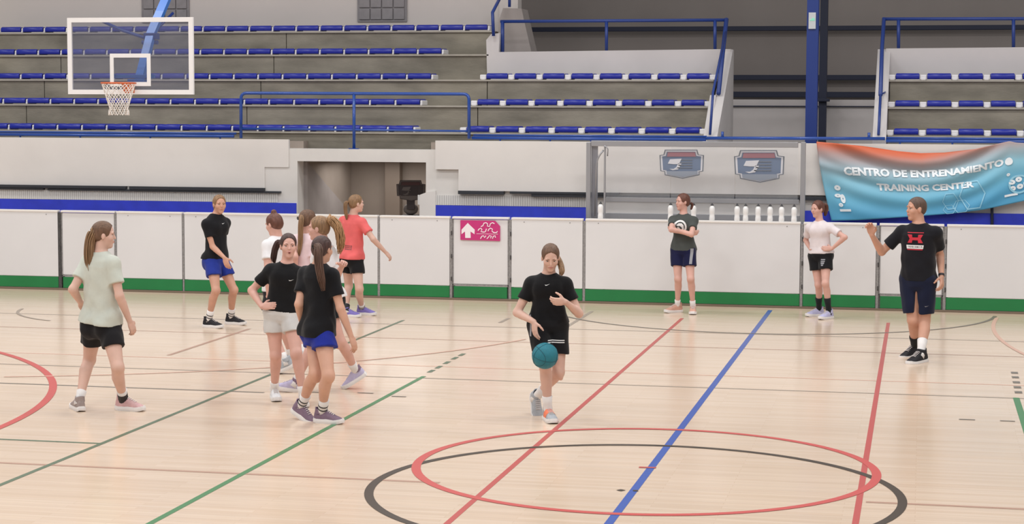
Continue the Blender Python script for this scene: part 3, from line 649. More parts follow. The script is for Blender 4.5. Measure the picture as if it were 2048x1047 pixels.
g = MB(); g.box(pa[2].x-.09,pa[2].x+.09,pa[2].y-.08,pa[2].y+.08,pa[2].z-.09,pa[2].z+.0,b=.01); g.tube([(pa[2].x-.13,pa[2].y-.02,pa[2].z-.13),(pa[2].x+.1,pa[2].y-.02,pa[2].z-.13)],.03,10); g.build('clamp',M['navy_beam'],hoop)
g = MB(); g.tube([P3(195,38,YK+1.1),P3(245,61,YK+.85),P3(303,80,YK+.6)],.022,8); g.build('brace_tube',M['navy_beam'],hoop,smooth=True)
g = MB(); g.tube([P3(306,70,YK+.65),P3(322,50,YK+.8),P3(346,26,YK+1.0)],.02,8); g.build('brace_tube',M['navy_beam'],hoop,smooth=True)
g = MB(); g.box(bcx-.32,bcx+.32,YK+.05,YK+.1,Z_(261,156,YK),Z_(261,149,YK),b=.004); g.box(bcx-.3,bcx-.25,YK+.02,YK+.06,Z_(261,157,YK),Z_(261,147,YK)); g.box(bcx+.25,bcx+.3,YK+.02,YK+.06,Z_(261,157,YK),Z_(261,147,YK)); g.build('rear_bar',M['arm_blue'],hoop)
g = MB(); g.box(pa[0].x-.12,pa[0].x+.12,YK+.014,YK+.16,Z_(277,172,YK),Z_(277,158,YK),b=.008); g.build('mount_plate',M['arm_blue'],hoop)
# ================================================================== people
# ---- implicit-surface modelling: every body and garment is one smooth-union field turned into one mesh
class Field:
    def __init__(s, h): s.h = h; s.pr = []
    def add(s, fn, lo, hi, k=.02, op='u'): s.pr.append((fn, np.array(lo)-.04, np.array(hi)+.04, k, op))
    def cone(s, a, b, ra, rb, k=.02, prof=None, off=None, clip=None, op='u'):
        """tapered limb a->b; prof: [(t,r)], off: [(t, vector)] bends the axis; clip: (point, normal) keeps the side behind the plane"""
        a = np.array(a, float); b = np.array(b, float); ab = b-a; L2 = max(ab@ab, 1e-9)
        tt, rr = (zip(*prof) if prof else ((0,1),(ra,rb))); R = max(rr)
        ot = None
        if off: ot = [o[0] for o in off]; ov = np.array([o[1] for o in off], float)
        def fn(p):
            t = np.clip(((p-a)@ab)/L2, 0, 1); c = a+t[...,None]*ab
            if ot is not None: c = c+np.stack([np.interp(t, ot, ov[:,i]) for i in range(3)], -1)
            d = np.sqrt(((p-c)**2).sum(-1))-np.interp(t, tt, rr)
            if clip is not None:
                for cp, cn in clip: d = np.maximum(d, (p-np.array(cp))@np.array(cn))
            return d
        e = R+(np.abs(ov).max() if off else 0)
        s.add(fn, np.minimum(a,b)-e, np.maximum(a,b)+e, k, op)
    def ell(s, c, axes, rad, k=.02, op='u', clip=None):
        c = np.array(c, float); A = np.array(axes, float); rad = np.array(rad, float)
        def fn(p):
            q = (p-c)@A.T/rad; l = np.sqrt((q**2).sum(-1)); g = np.sqrt(((q/rad)**2).sum(-1))
            d = l*(l-1)/np.maximum(g,1e-6)
            if clip is not None:
                for cp, cn in clip: d = np.maximum(d, (p-np.array(cp))@np.array(cn))
            return d
        R = rad.max(); s.add(fn, c-R, c+R, k, op)
    def mesh(s, name, disp=None, cuts=()):
        h = s.h; us = [p for p in s.pr if p[4]=='u']
        lo = np.min([p[1] for p in us],0)-h*2; hi = np.max([p[2] for p in us],0)+h*2
        n = np.ceil((hi-lo)/h).astype(int)+1; D = np.full(n, .2, np.float32)
        ax = [lo[i]+h*np.arange(n[i]) for i in range(3)]
        for fn, l, u, k, op in s.pr:
            i0 = np.clip(np.floor((l-lo)/h).astype(int),0,n-1); i1 = np.clip(np.ceil((u-lo)/h).astype(int)+1,1,n)
            if (i1<=i0).any(): continue
            g = np.stack(np.meshgrid(*[ax[i][i0[i]:i1[i]] for i in range(3)], indexing='ij'),-1)
            d = fn(g).astype(np.float32); sl = tuple(slice(i0[i],i1[i]) for i in range(3)); A = D[sl]
            if op == 'u':
                hh = np.maximum(k-np.abs(A-d),0)/k if k > 0 else 0; D[sl] = np.minimum(A,d)-hh*hh*k*.25
            else:
                d = -d; hh = np.maximum(k-np.abs(A-d),0)/k if k > 0 else 0; D[sl] = np.maximum(A,d)+hh*hh*k*.25
        if disp is not None or cuts:
            idx = np.argwhere(np.abs(D) < .05); P = lo+idx*h; v = D[tuple(idx.T)]
            if disp is not None: v = v+disp(P).astype(np.float32)
            D[tuple(idx.T)] = v
            for cp, cn in cuts:
                g = sum((ax[i]-cp[i]).reshape([-1 if j==i else 1 for j in range(3)])*cn[i] for i in range(3)); D = np.maximum(D, g.astype(np.float32))
        return surfnet(name, D, lo, h)
def surfnet(name, D, lo, h):
    s = D < 0; n = np.array(D.shape)
    cnt = np.zeros(n-1, np.int8)
    for a in (0,1):
        for b in (0,1):
            for c in (0,1): cnt += s[a:n[0]-1+a, b:n[1]-1+b, c:n[2]-1+c]
    act = (cnt>0)&(cnt<8); ci = np.argwhere(act); N = len(ci); idm = np.full(act.shape,-1,np.int32); idm[act] = np.arange(N)
    corner = {(a,b,c): D[ci[:,0]+a, ci[:,1]+b, ci[:,2]+c] for a in (0,1) for b in (0,1) for c in (0,1)}
    acc = np.zeros((N,3)); m = np.zeros(N)
    for ax_ in range(3):
        o = [i for i in range(3) if i != ax_]
        for u in (0,1):
            for v in (0,1):
                p0 = [0,0,0]; p0[o[0]] = u; p0[o[1]] = v; p1 = list(p0); p1[ax_] = 1
                d0, d1 = corner[tuple(p0)], corner[tuple(p1)]; x = (d0<0)!=(d1<0)
                t = np.where(x, d0/np.where(x, d0-d1, 1), 0); pos = np.tile(np.array(p0,float),(N,1)); pos[:,ax_] = t
                acc[x] += pos[x]; m += x
    V = lo+(ci+acc/m[:,None])*h
    F = []
    for ax_ in range(3):
        o = [(ax_+1)%3,(ax_+2)%3]; sl0 = [slice(1,n[i]-1) for i in range(3)]; sl0[ax_] = slice(0,n[ax_]-1); sl1 = list(sl0); sl1[ax_] = slice(1,n[ax_])
        A, B = s[tuple(sl0)], s[tuple(sl1)]; e = np.argwhere(A!=B)
        base = e.copy(); 
        for i in range(3):
            if i != ax_: base[:,i] += 1
        q = []
        for du,dv in ((-1,-1),(0,-1),(0,0),(-1,0)):
            c = base.copy(); c[:,o[0]] += du; c[:,o[1]] += dv; q.append(idm[c[:,0],c[:,1],c[:,2]])
        q = np.stack(q,1); flip = B[tuple(e.T)]; q[flip] = q[flip][:,::-1]; F.append(q)
    F = np.concatenate(F); F = F[(F>=0).all(1)]
    me = bpy.data.meshes.new(name); me.vertices.add(N); me.vertices.foreach_set('co', V.astype(np.float32).ravel())
    me.loops.add(F.size); me.loops.foreach_set('vertex_index', F.astype(np.int32).ravel()); me.polygons.add(len(F))
    me.polygons.foreach_set('loop_start', (np.arange(len(F))*4).astype(np.int32)); me.polygons.foreach_set('loop_total', np.full(len(F),4,np.int32))
    me.update(calc_edges=True); return me
def smooth_mesh(me, it=2, f=.5):
    n = len(me.vertices); V = np.empty(n*3,np.float32); me.vertices.foreach_get('co',V); V = V.reshape(-1,3).astype(float)
    E = np.empty(len(me.edges)*2,np.int32); me.edges.foreach_get('vertices',E); E = E.reshape(-1,2)
    deg = np.bincount(E.ravel(),minlength=n)[:,None]
    for _ in range(it):
        S_ = np.zeros_like(V)
        for i in range(3):
            S_[:,i] = np.bincount(E[:,0],V[E[:,1],i],n)+np.bincount(E[:,1],V[E[:,0],i],n)
        V += f*(S_/deg-V)
    me.vertices.foreach_set('co',V.astype(np.float32).ravel()); me.update()
def nz(v): v = np.array(v,float); return v/max(np.linalg.norm(v),1e-9)
Zv = np.array([0,0,1.0])
def yawdir(a): a = math.radians(a); return np.array([math.sin(a), -math.cos(a), 0.0])   # 0 = towards the viewer side, 90 = image right
def ik(a, c, l1, l2, pxt, prefer):
    """middle joint between a and c; chooses the point on the solution circle nearest pixel pxt, biased to bend along prefer"""
    a = np.array(a); c = np.array(c); d = c-a; L = np.linalg.norm(d)
    if L > (l1+l2)*.995: s_ = L/((l1+l2)*.995); l1 *= s_; l2 *= s_
    u = d/L; x = (l1*l1-l2*l2+L*L)/(2*L); r = math.sqrt(max(l1*l1-x*x,0)); e1 = nz(np.cross(u,[.3,.9,.2])); e2 = np.cross(u,e1); best = None
    for k in range(72):
        th = k*math.pi/36; p = a+u*x+(e1*math.cos(th)+e2*math.sin(th))*r; cost = 0
        if pxt is not None: qx = projpx(p); cost += math.hypot(qx[0]-pxt[0],qx[1]-pxt[1])
        cost -= (nz(prefer)@nz(p-a-u*x) if r>1e-4 else 0)*(6 if pxt is not None else 100)
        if best is None or cost < best[0]: best = (cost,p)
    return best[1]
def skinmat(name, rgb): return mat(name, rgb, .55, .35, nscale=9, namp=.07, sss=.08)
SK = {'a': skinmat('skin_fair',(212,174,158)), 'b': skinmat('skin_warm',(208,162,140)), 'c': skinmat('skin_rosy',(214,168,154)), 'd': skinmat('skin_tan',(202,154,132))}
def hairmat(name, rgb):
    return mat(name, rgb, .5, .4, nscale=60, namp=.35, bump=.35, bscale=90, aniso=(1,1,.12))
HR = {'brown': hairmat('hair_brown',(92,66,54)), 'light': hairmat('hair_light_brown',(106,78,60)), 'blonde': hairmat('hair_dark_blonde',(142,110,80)), 'red': hairmat('hair_auburn',(104,66,54)), 'dark': hairmat('hair_dark',(72,50,46)), 'curl': hairmat('hair_golden',(176,136,96)), 'crop': hairmat('hair_cropped',(96,76,66))}
def cloth(name, rgb, rough=.85): return mat(name, rgb, rough, .2, nscale=14, namp=.06, bump=.25, bscale=22, sheen=.1)
CM = {}
def clothc(rgb):
    if rgb not in CM: CM[rgb] = cloth('fabric_%d_%d_%d' % rgb, rgb)
    return CM[rgb]
M['eye_white'] = mat('eye_white',(226,218,214),.3); M['iris'] = mat('iris_dark',(52,44,42),.3); M['lip'] = mat('lip',(178,96,92),.5); M['mouth'] = mat('mouth_dark',(92,44,44),.6)
M['sole_white'] = mat('sole_white',(226,222,220),.6); M['lace'] = mat('lace',(220,212,210),.8); M['strap_dark'] = mat('strap_dark',(34,32,36),.6)

def shoe(par, A, fd, s_, mU, mS, mL, mC, flash=None):
    """A ankle joint, fd foot direction (unit, may pitch), s_ size; returns nothing, adds sneaker > sole, laces, collar"""
    fd = nz(fd); sd = nz(np.cross(Zv, fd)) if abs(fd[2])<.95 else np.array([1,0,0.]); up = nz(np.cross(fd, sd)); A = np.array(A)
    def W(x,y,z): return A+(fd*x+sd*y+up*(z-.09))*s_     # local frame: z=0 ground, ankle at (0,0,.09)
    secs = [(-.068,.022,.016,.070),(-.060,.033,.009,.100),(-.035,.039,.004,.118),(.0,.040,.003,.120),(.03,.041,.003,.116),(.06,.043,.003,.102),(.095,.047,.003,.084),(.13,.050,.004,.070),(.16,.047,.007,.060),(.183,.037,.012,.050),(.196,.020,.017,.040)]
    n = 16; V=[];Fs=[]
    for x,w_,z0,z1 in secs:
        zb_ = z0+.016
        for k in range(n):
            a = math.pi*k/(n-1); cy = math.cos(a); sy = math.sin(a)
            V.append(W(x, w_*np.sign(cy)*abs(cy)**.75, zb_+(z1-zb_)*sy**.8))
    for i in range(len(secs)-1):
        for k in range(n-1): Fs.append((i*n+k,i*n+k+1,(i+1)*n+k+1,(i+1)*n+k))
        Fs.append((i*n+n-1,i*n,(i+1)*n,(i+1)*n+n-1))
    Fs += [tuple(range(n)), tuple((len(secs)-1)*n+k for k in range(n))[::-1]]
    b = MB(); b.add(V,Fs); up_o = b.build('sneaker', mU, par, smooth=True)
    for i0,i1,fm in ([(3,6,flash)] if flash else []):
        V2=[];F2=[];cnt=0
        for x,w_,z0,z1 in secs[i0:i1+1]:
            for k in range(n):
                a = math.pi*k/(n-1); V2.append(W(x,w_*1.04*np.sign(math.cos(a))*abs(math.cos(a))**.75,z0+.016+(z1-z0-.014)*math.sin(a)**.8))
            cnt += 1
        for i in range(cnt-1):
            for k in range(n-1): F2.append((i*n+k,i*n+k+1,(i+1)*n+k+1,(i+1)*n+k))
        b = MB(); b.add(V2,F2); b.build('side_flash', fm, up_o, smooth=True)
    V=[];Fs=[];m_=2*len(secs)
    for zz in (0,1,2):
        ring=[]
        for sg in (1,-1):
            for x,w_,z0,z1 in (secs if sg==1 else secs[::-1]):
                f = (1.05,1.12,1.06)[zz]; xx = x+(.006*(1 if x>.1 else -1) if zz<2 and (x>.19 or x<-.05) else 0)
                ring.append(W(xx, sg*w_*f, (z0-.002, z0+.015, z0+.033)[zz]))
        V += ring
    for j in range(2):
        for k in range(m_): Fs.append((j*m_+k,j*m_+(k+1)%m_,(j+1)*m_+(k+1)%m_,(j+1)*m_+k))
    Fs += [tuple(range(m_))[::-1], tuple(2*m_+k for k in range(m_))]
    b = MB(); b.add(V,Fs); b.build('sole', mS, up_o, smooth=False)
    b = MB()
    for k in range(5):
        x = .045+.016*k; zt_ = float(np.interp(x,[q_[0] for q_ in secs],[q_[3] for q_ in secs]))
        pts = [W(x+.004,yy, zt_+.004-abs(yy)*abs(yy)*9) for yy in (-.022,-.01,0,.01,.022)]; b.tube(pts,.0032*s_,5)
    b.tube([W(.04,0,.098),W(.03,.018,.104),W(.04,.028,.09)],.0026*s_,5); b.tube([W(.04,0,.098),W(.03,-.018,.104),W(.04,-.028,.09)],.0026*s_,5)
    b.build('laces', mL, up_o)
    b = MB(); V=[];Fs=[]; n=16
    for (dx,z,rx,ry) in ((-.012,.085,.052,.043),(-.012,.118,.048,.041),(-.014,.130,.047,.039),(-.014,.126,.040,.033)):
        for k in range(n): a=2*math.pi*k/n; V.append(W(dx+rx*math.cos(a), ry*math.sin(a), z+.012*math.cos(a*2)*.5))
    for i in range(3):
        for k in range(n): Fs.append((i*n+k,i*n+(k+1)%n,(i+1)*n+(k+1)%n,(i+1)*n+k))
    b.add(V,Fs); b.build('collar', mC, up_o, smooth=True)

def person(label, H, px, male=False, skin='a', hair='brown', style='pony', shirt=(20,20,24), shorts=(20,20,24), cfg=None):
    """px: dict of photograph readings -> world joints. cfg: pose/look options"""
    c = dict(hip_yaw=0, sh_yaw=0, head_yaw=0, head_pitch=0, head_roll=0, fold=.004, shorts_len=.5, sleeve=.55, hem=-.02, loose=.0, curl=.5, res=.0072, sock=.09, sockc=(230,226,224), shoes=None, dsh=0, bulk=1.0, dP=0, grip={})
    c.update(cfg or {}); s_ = H/1.66; g = 1.0 if not male else 1.08; g *= c['bulk']
    U = s_
    # ankles on known heights
    aL = np.array([*onZ(*px['aL'][:2], px['aL'][2] if len(px['aL'])>2 else .09*U), px['aL'][2] if len(px['aL'])>2 else .09*U])
    aR = np.array([*onZ(*px['aR'][:2], px['aR'][2] if len(px['aR'])>2 else .09*U), px['aR'][2] if len(px['aR'])>2 else .09*U])
    Yc = (aL[1]+aR[1])/2+c['dP']
    Pp = np.array(P3(*px['P'], Yc)); Nn = np.array(P3(*px['N'], Yc+c['dsh'])); Hd = np.array(P3(*px['H'][:2], Yc+c['dsh']+(px['H'][2] if len(px['H'])>2 else 0)))
    hf = yawdir(c['hip_yaw']); sf = yawdir(c['sh_yaw']); up = nz(Nn-Pp)
    def fr(f): r = nz(np.cross(up,f)); return r    # person's LEFT direction
    hl, sl_ = fr(hf), fr(sf); hf2, sf2 = nz(np.cross(hl,up)), nz(np.cross(sl_,up))
    tors = np.linalg.norm(Nn-Pp); tz = tors/.545
    hipL = Pp+hl*.083*U; hipR = Pp-hl*.083*U
    sw = (.148 if not male else .172)*U; sd0 = .093*U
    shL = Nn-up*sd0+sl_*sw; shR = Nn-up*sd0-sl_*sw
    if 'sL' in px: shL = shL+np.array([0,0,px['sL']])
    if 'sR' in px: shR = shR+np.array([0,0,px['sR']])
    th, shn, ua, fa = .245*H,.246*H,.172*H,.150*H
    kL = ik(hipL,aL,th,shn,px.get('kL'),hf+.0*Zv); kR = ik(hipR,aR,th,shn,px.get('kR'),hf)
    wL = np.array(P3(*px['wL'][:2], Yc+c['dsh']+px['wL'][2])); wR = np.array(P3(*px['wR'][:2], Yc+c['dsh']+px['wR'][2]))
    def reach(sh,w):
        d = w-sh; L = np.linalg.norm(d); mx = (ua+fa)*1.02
        return sh+d*mx/L if L>mx else w
    wL, wR = reach(shL,wL), reach(shR,wR)
    eL = ik(shL,wL,ua,fa,px.get('eL'),-sf+sl_*.4-.2*Zv); eR = ik(shR,wR,ua,fa,px.get('eR'),-sf-sl_*.4-.2*Zv)
    root = empty('person', (float(Pp[0]),float(Pp[1]),0), label, 'person')
    # ---------------- body field
    Fd = Field(c['res'])
    prof = [(-.2,.075,.07),(-.1,.148,.102),(0,.168,.115),(.12,.164,.110),(.25,.145,.098),(.42,.118,.086),(.55,.124,.092),(.7,.138,.102),(.80,.142,.098),(.88,.126,.087),(.94,.094,.070),(1.0,.054,.054)]
    if male: prof = [(-.2,.07,.065),(-.1,.132,.095),(0,.145,.105),(.12,.144,.102),(.25,.138,.10),(.42,.134,.098),(.55,.140,.102),(.7,.150,.106),(.80,.152,.10),(.88,.128,.088),(.94,.09,.072),(1.0,.062,.06)]
    def torso(F, grow, prof, t0, t1, k, extra=0, sq=2.3):
        T = np.array(prof); L = tors
        def fn(p):
            v = p-Pp; t = (v@up)/L; tc = np.clip(t,T[0,0],T[-1,0]); mix = np.clip(t,0,1)[...,None]
            rv = hl*(1-mix)+sl_*mix; rv = rv/np.linalg.norm(rv,axis=-1,keepdims=True); fv = np.cross(rv,up)
            q = v-(t*L)[...,None]*up; x = (q*rv).sum(-1); y = (q*fv).sum(-1)
            w_ = np.interp(tc,T[:,0],T[:,1])*U*g+grow; d_ = np.interp(tc,T[:,0],T[:,2])*U*g+grow
            rho = ((np.abs(x)/w_)**sq+(np.abs(y)/d_)**sq)**(1/sq); dd = (rho-1)*np.minimum(w_,d_)*.95
            return np.maximum(dd, np.maximum((t0-t)*L,(t-t1)*L))
        e = .26*U*g; lo = np.minimum(Pp+up*t0*L,Pp+up*t1*L)-e; hi = np.maximum(Pp+up*t0*L,Pp+up*t1*L)+e
        lo[2] = min((Pp+up*t0*L)[2],(Pp+up*t1*L)[2])-.05; F.add(fn,lo,hi,k)
    torso(Fd, -.004, prof, -.17, 1.0, .03)
    for sg,hp in ((1,hipL),(-1,hipR)): Fd.ell(Pp+hl*sg*.07*U-hf2*.055*U-up*.02*U,(hl,hf2,up),(.078*U*g,.075*U,.088*U),.04)
    if not male:
        for sg in (1,-1): Fd.ell(Pp+up*tors*.72+sl_*sg*.068*U+sf2*.075*U,(sl_,sf2,up),(.052*U,.042*U,.052*U),.03)
    for sh,e,w_,sg in ((shL,eL,wL,1),(shR,eR,wR,-1)):
        Fd.cone(Nn-up*.062*U+sl_*sg*.05*U, sh, .045*U*g,.042*U*g,.04)
        Fd.ell(sh-up*.006,(sl_,sf2,up),np.array([.046,.047,.050])*U*g,.03)
        Fd.cone(sh,e,0,0,.02,prof=[(0,.047*U*g),(.35,.045*U*g),(.8,.037*U*g),(1,.035*U*g)])
        Fd.cone(e,w_,0,0,.02,prof=[(0,.036*U*g),(.25,.038*U*g),(.7,.029*U*g),(1,.0235*U*g)])
    for hp,kn,an in ((hipL,kL,aL),(hipR,kR,aR)):
        Fd.cone(hp,kn,0,0,.03,prof=[(0,.088*U*g),(.3,.080*U*g),(.7,.062*U*g),(1,.052*U*g)])
        sd = nz(an-kn); bk = nz(-hf-sd*(-hf@sd)); fwd = -bk
        Fd.ell(kn+fwd*.012*U,(hl,fwd,-sd),np.array([.046,.045,.05])*U*g,.02)
        Fd.cone(kn,an,0,0,.02,prof=[(0,.050*U*g),(.28,.054*U*g),(.6,.041*U*g),(.88,.033*U*g),(1,.034*U*g)],off=[(0,bk*0),(.28,bk*.014*U),(.7,bk*.004),(1,bk*0)])
    # feet (inside the shoes)
    fdL, fdR = nz(px['fL']), nz(px['fR'])
    for an,fd in ((aL,fdL),(aR,fdR)):
        Fd.cone(an,an+fd*.12*U-np.cross(fd,nz(np.cross(Zv,fd)))*.045*U,.032*U,.026*U,.02)
    # ---------------- head
    hyd = yawdir(c['head_yaw']); ph = math.radians(c['head_pitch']); hfw = nz(hyd*math.cos(ph)+Zv*math.sin(ph)); hlf = nz(np.cross(Zv,hyd)); hup = nz(np.cross(hfw,hlf))
    rl = math.radians(c['head_roll']); hlf, hup = hlf*math.cos(rl)+hup*math.sin(rl), hup*math.cos(rl)-hlf*math.sin(rl)
    if 0: pass
    K = U*(1.0 if not male else 1.03)*c.get('headk',1.0)
    def hp_(x,y,z): return Hd+(hlf*x+hfw*y+hup*z)*K
    hax = (hlf,hfw,hup)
    Fd.cone(Nn-up*.02*U, hp_(0,-.022,-.045),.056*U*g,.050*U*g,.03)
    Fd.ell(hp_(0,-.012,.032),hax,np.array([.073,.092,.083])*K,.02)
    Fd.ell(hp_(0,.022,-.040),hax,np.array([.056,.060,.066])*K,.03)
    Fd.ell(hp_(0,.058,-.090),hax,np.array([.026,.022,.020])*K,.02)
    for sg in (1,-1):
        Fd.ell(hp_(sg*.036,.052,-.020),hax,np.array([.026,.026,.026])*K,.02)
        Fd.ell(hp_(sg*.030,.073,.026),hax,np.array([.024,.012,.009])*K,.012)
        Fd.ell(hp_(sg*.073,-.004,-.006),hax,np.array([.009,.018,.030])*K,.008)
        Fd.ell(hp_(sg*.032,.097,.006),hax,np.array([.019,.014,.013])*K,.012,op='s')
    Fd.cone(hp_(0,.079,.012),hp_(0,.0935,-.020),.0075*K,.0108*K,.010)
    Fd.ell(hp_(0,.080,-.048),hax,np.array([.022,.012,.007])*K,.008); Fd.ell(hp_(0,.078,-.058),hax,np.array([.018,.012,.008])*K,.008)
    # ---------------- hands
    def hand(w_, e, side, fdir=None, thumb=None, curl=.5, spread=1.0):
        d = nz(fdir) if fdir is not None else nz(w_-e); tb = nz(thumb) if thumb is not None else sf
        tb = nz(tb-d*(tb@d)); n = np.cross(tb,d) if side=='R' else np.cross(d,tb); n = nz(n)   # palm direction
        k_ = U*(1.0 if not male else 1.12)
        kn = w_+d*.085*k_
        Fd.ell(w_+d*.045*k_,(tb,n,d),np.array([.036,.014,.050])*k_,.015)
        for i,(o_,l_) in enumerate(((.027,.072),(.009,.08),(-.009,.074),(-.026,.058))):
            b0 = w_+d*.03*k_+tb*o_*.6*k_; b1 = kn+tb*o_*k_-d*abs(i-1.2)*.004*k_; Fd.cone(b0,b1,.012*k_,.0105*k_,.012)
            p = b1; a = curl*(.5+.08*i)
            dd = nz(d+tb*(o_*5*spread*.4))
            for j,fr_ in enumerate((.45,.32,.27)):
                v = dd*math.cos(a)+n*math.sin(a); q_ = p+v*l_*fr_*k_; Fd.cone(p,q_,(.0098-.001*j)*k_,(.009-.001*j)*k_,.003); p = q_; a += curl*(.75+.05*i)
        t0 = w_+d*.022*k_+tb*.022*k_+n*.006*k_; t1 = t0+(d*.55+tb*.75+n*.25)*.042*k_; Fd.cone(t0,t1,.014*k_,.0115*k_,.012)
        v = nz(d*.85+tb*.35+n*(.3+curl*.5)); t2 = t1+v*.03*k_; Fd.cone(t1,t2,.0108*k_,.0098*k_,.005); v = nz(d*.85+tb*.1+n*(.35+curl*.8)); Fd.cone(t2,t2+v*.024*k_,.0098*k_,.008*k_,.005)
    gl, gr = c['grip'].get('L',{}), c['grip'].get('R',{})
    hand(wL,eL,'L',curl=gl.get('curl',c['curl']),fdir=gl.get('d'),thumb=gl.get('t')); hand(wR,eR,'R',curl=gr.get('curl',c['curl']),fdir=gr.get('d'),thumb=gr.get('t'))
    me = Fd.mesh('body'); smooth_mesh(me,1,.4); link('body',me,SK[skin],root,True)
    # ---------------- face pieces
    def blob(nm, ctr, rad, m_, sub=2):
        bm = bmesh.new(); bmesh.ops.create_icosphere(bm,subdivisions=sub,radius=1); bm.verts.index_update(); b = MB()
        b.add([hp_(ctr[0]+v.co.x*rad[0],ctr[1]+v.co.y*rad[1],ctr[2]+v.co.z*rad[2]) for v in bm.verts],[[v.index for v in f.verts] for f in bm.faces]); bm.free(); return b.build(nm,m_,root,smooth=True)
    for sg in (1,-1):
        blob('eye',(sg*.031,.0695,.005),(.0122,.0070,.0050),M['eye_white']); blob('iris',(sg*.031,.0745,.005),(.0052,.004,.0050),M['iris'],1)
        b = MB(); b.tube([hp_(sg*.014,.085,.0245),hp_(sg*.03,.084,.030),hp_(sg*.047,.068,.025)],[.0024*K,.0026*K,.0016*K],5); b.build('eyebrow',HR[hair],root)
        b = MB(); b.tube([hp_(sg*.018,.077,.008),hp_(sg*.031,.079,.0125),hp_(sg*.044,.068,.009)],.0014*K,4); b.build('eyelashes',M['iris'],root)
    b = MB(); mo = c.get('mouth',0)
    b.tube([hp_(-.022,.078,-.052),hp_(-.009,.0885,-.0475),hp_(0,.0888,-.049),hp_(.009,.0885,-.0475),hp_(.022,.078,-.052)],[.0018*K,.0038*K,.0038*K,.0038*K,.0018*K],6)
    b.tube([hp_(-.021,.078,-.054),hp_(0,.0872,-.0585-mo),hp_(.021,.078,-.054)],[.0018*K,.0046*K,.0018*K],6); b.build('lips',M['lip'],root,smooth=True)
    if mo: blob('open_mouth',(0,.0865,-.054-mo*.4),(.013,.006,.004+mo*.6),M['mouth'])
    # ---------------- hair
    Fh = Field(.0052)
    crop = style=='crop'; gw = .003 if crop else .0062
    Fh.ell(hp_(0,-.014,.036),hax,np.array([.073+gw,.092+gw,.083+gw*.9])*K,.01)
    if not crop: Fh.ell(hp_(0,-.05,-.008),hax,np.array([.066,.055,.058])*K,.03)
    else: Fh.ell(hp_(0,-.05,-.005),hax,np.array([.060,.052,.056])*K,.03)
    hz = .104 if not crop else .090
    Fh.ell(hp_(0,.112,-.004),hax,np.array([.086,.088,hz])*K,.008,op='s')
    Fh.ell(hp_(0,.050,-.085),hax,np.array([.11,.066,.078])*K,.01,op='s')
    if crop: Fh.ell(hp_(0,.0,-.075),hax,np.array([.11,.05,.062])*K,.01,op='s')
    if style=='bun': Fh.ell(hp_(*c.get('bun',(0,-.05,.135))),hax,np.array([.030,.030,.030])*K,.015)
    part = 1.0 if c.get('part') else 0.0
    def hd(P):
        q_ = (P-Hd)@np.array(hax).T; return .0035*np.exp(-(q_[:,0]/.004)**2)*(q_[:,2]>.03)*(q_[:,1]>-.05)*part+.0012*np.sin(q_[:,0]*330+q_[:,2]*60)*np.cos(q_[:,2]*90+q_[:,1]*25)+.001*np.sin(q_[:,0]*520)
    me = Fh.mesh('hair',disp=hd,cuts=[(hp_(0,-.05,-.068),-hup*.9-hfw*.25)]); smooth_mesh(me,1,.4); link('hair',me,HR[hair],root,True)
    if style in ('pony','curly'):
        L_ = c.get('pony_len',.34)*K; w0 = c.get('pony_w',.028)*K; bh = c.get('pony_h',.045); side = c.get('pony_side',0)
        st = hp_(side*.4,-.105,bh); rad = hyd*-1+hlf*side*6
        if 'pony_path' in c: path = [st]+[np.array(P3(x,y,Yc+c['dsh']+dy)) for x,y,dy in c['pony_path']]
        else:
            ln = c.get('pony_lean',0); path = [st, st+nz(rad)*.035*K+Zv*.006, st+nz(rad)*.052*K-Zv*L_*.18, st+nz(rad)*.046*K-Zv*L_*.5+hlf*ln*.4, st+nz(rad)*.034*K-Zv*L_*.8+hlf*ln*.8, st+nz(rad)*.030*K-Zv*L_+hlf*ln]
        P_ = np.array(path); tt = np.linspace(0,1,len(P_)); ts = np.linspace(0,1,22)
        C = np.stack([np.interp(ts,tt,P_[:,i]) for i in range(3)],1)
        for _ in range(3): C[1:-1] = (C[:-2]+2*C[1:-1]+C[2:])/4
        b = MB(); cur = style=='curly'; ns = 130 if cur else 110; rr_ = np.random.default_rng(int(H*1000))
        for k in range(ns):
            a = rr_.uniform(0,2*math.pi); q0 = math.sqrt(rr_.uniform(0,1)); ph_ = rr_.uniform(0,6.3); en = rr_.uniform(.78,1.0); wv = (.006 if cur else .004)
            pts=[]; rs=[]
            for i,t in enumerate(ts):
                if t > en: break
                wd_ = w0*np.interp(t,[0,.06,.3,.75,1],[.35,.6,1.0,.85,.35])*(1.35 if cur else 1)
                tg = nz(C[min(i+1,21)]-C[max(i-1,0)]); e1 = nz(np.cross(tg,hyd+Zv*.01+hlf*.001)); e2 = np.cross(tg,e1)
                pts.append(C[i]+(e1*math.cos(a)*1.1+e2*math.sin(a)*.8)*wd_*q0+e1*math.sin(t*(26 if cur else 9)+ph_)*wv*t*K+e2*math.cos(t*(22 if cur else 7)+ph_)*wv*t*K)
                rs.append((.0042 if cur else .0052)*K*np.interp(t/en,[0,.1,.8,1],[.7,1,.8,.15]))
            b.tube(pts,rs,5)
        o = b.build('ponytail',HR[c.get('pony_hair',hair)],root,smooth=True)
        b = MB(); e1 = nz(rad); b.tube([st+(hlf*math.cos(x)+hup*math.sin(x))*.0125*K+e1*.014*K for x in np.linspace(0,2*math.pi,13)],.0062*K,6,cap=False); b.build('hair_tie',M['strap_dark'] if not c.get('tie_white') else M['white_plastic'],root,smooth=True)
    # ---------------- shirt
    lo_ = c['loose']; hem = c['hem']; Fs_ = Field(c['res'])
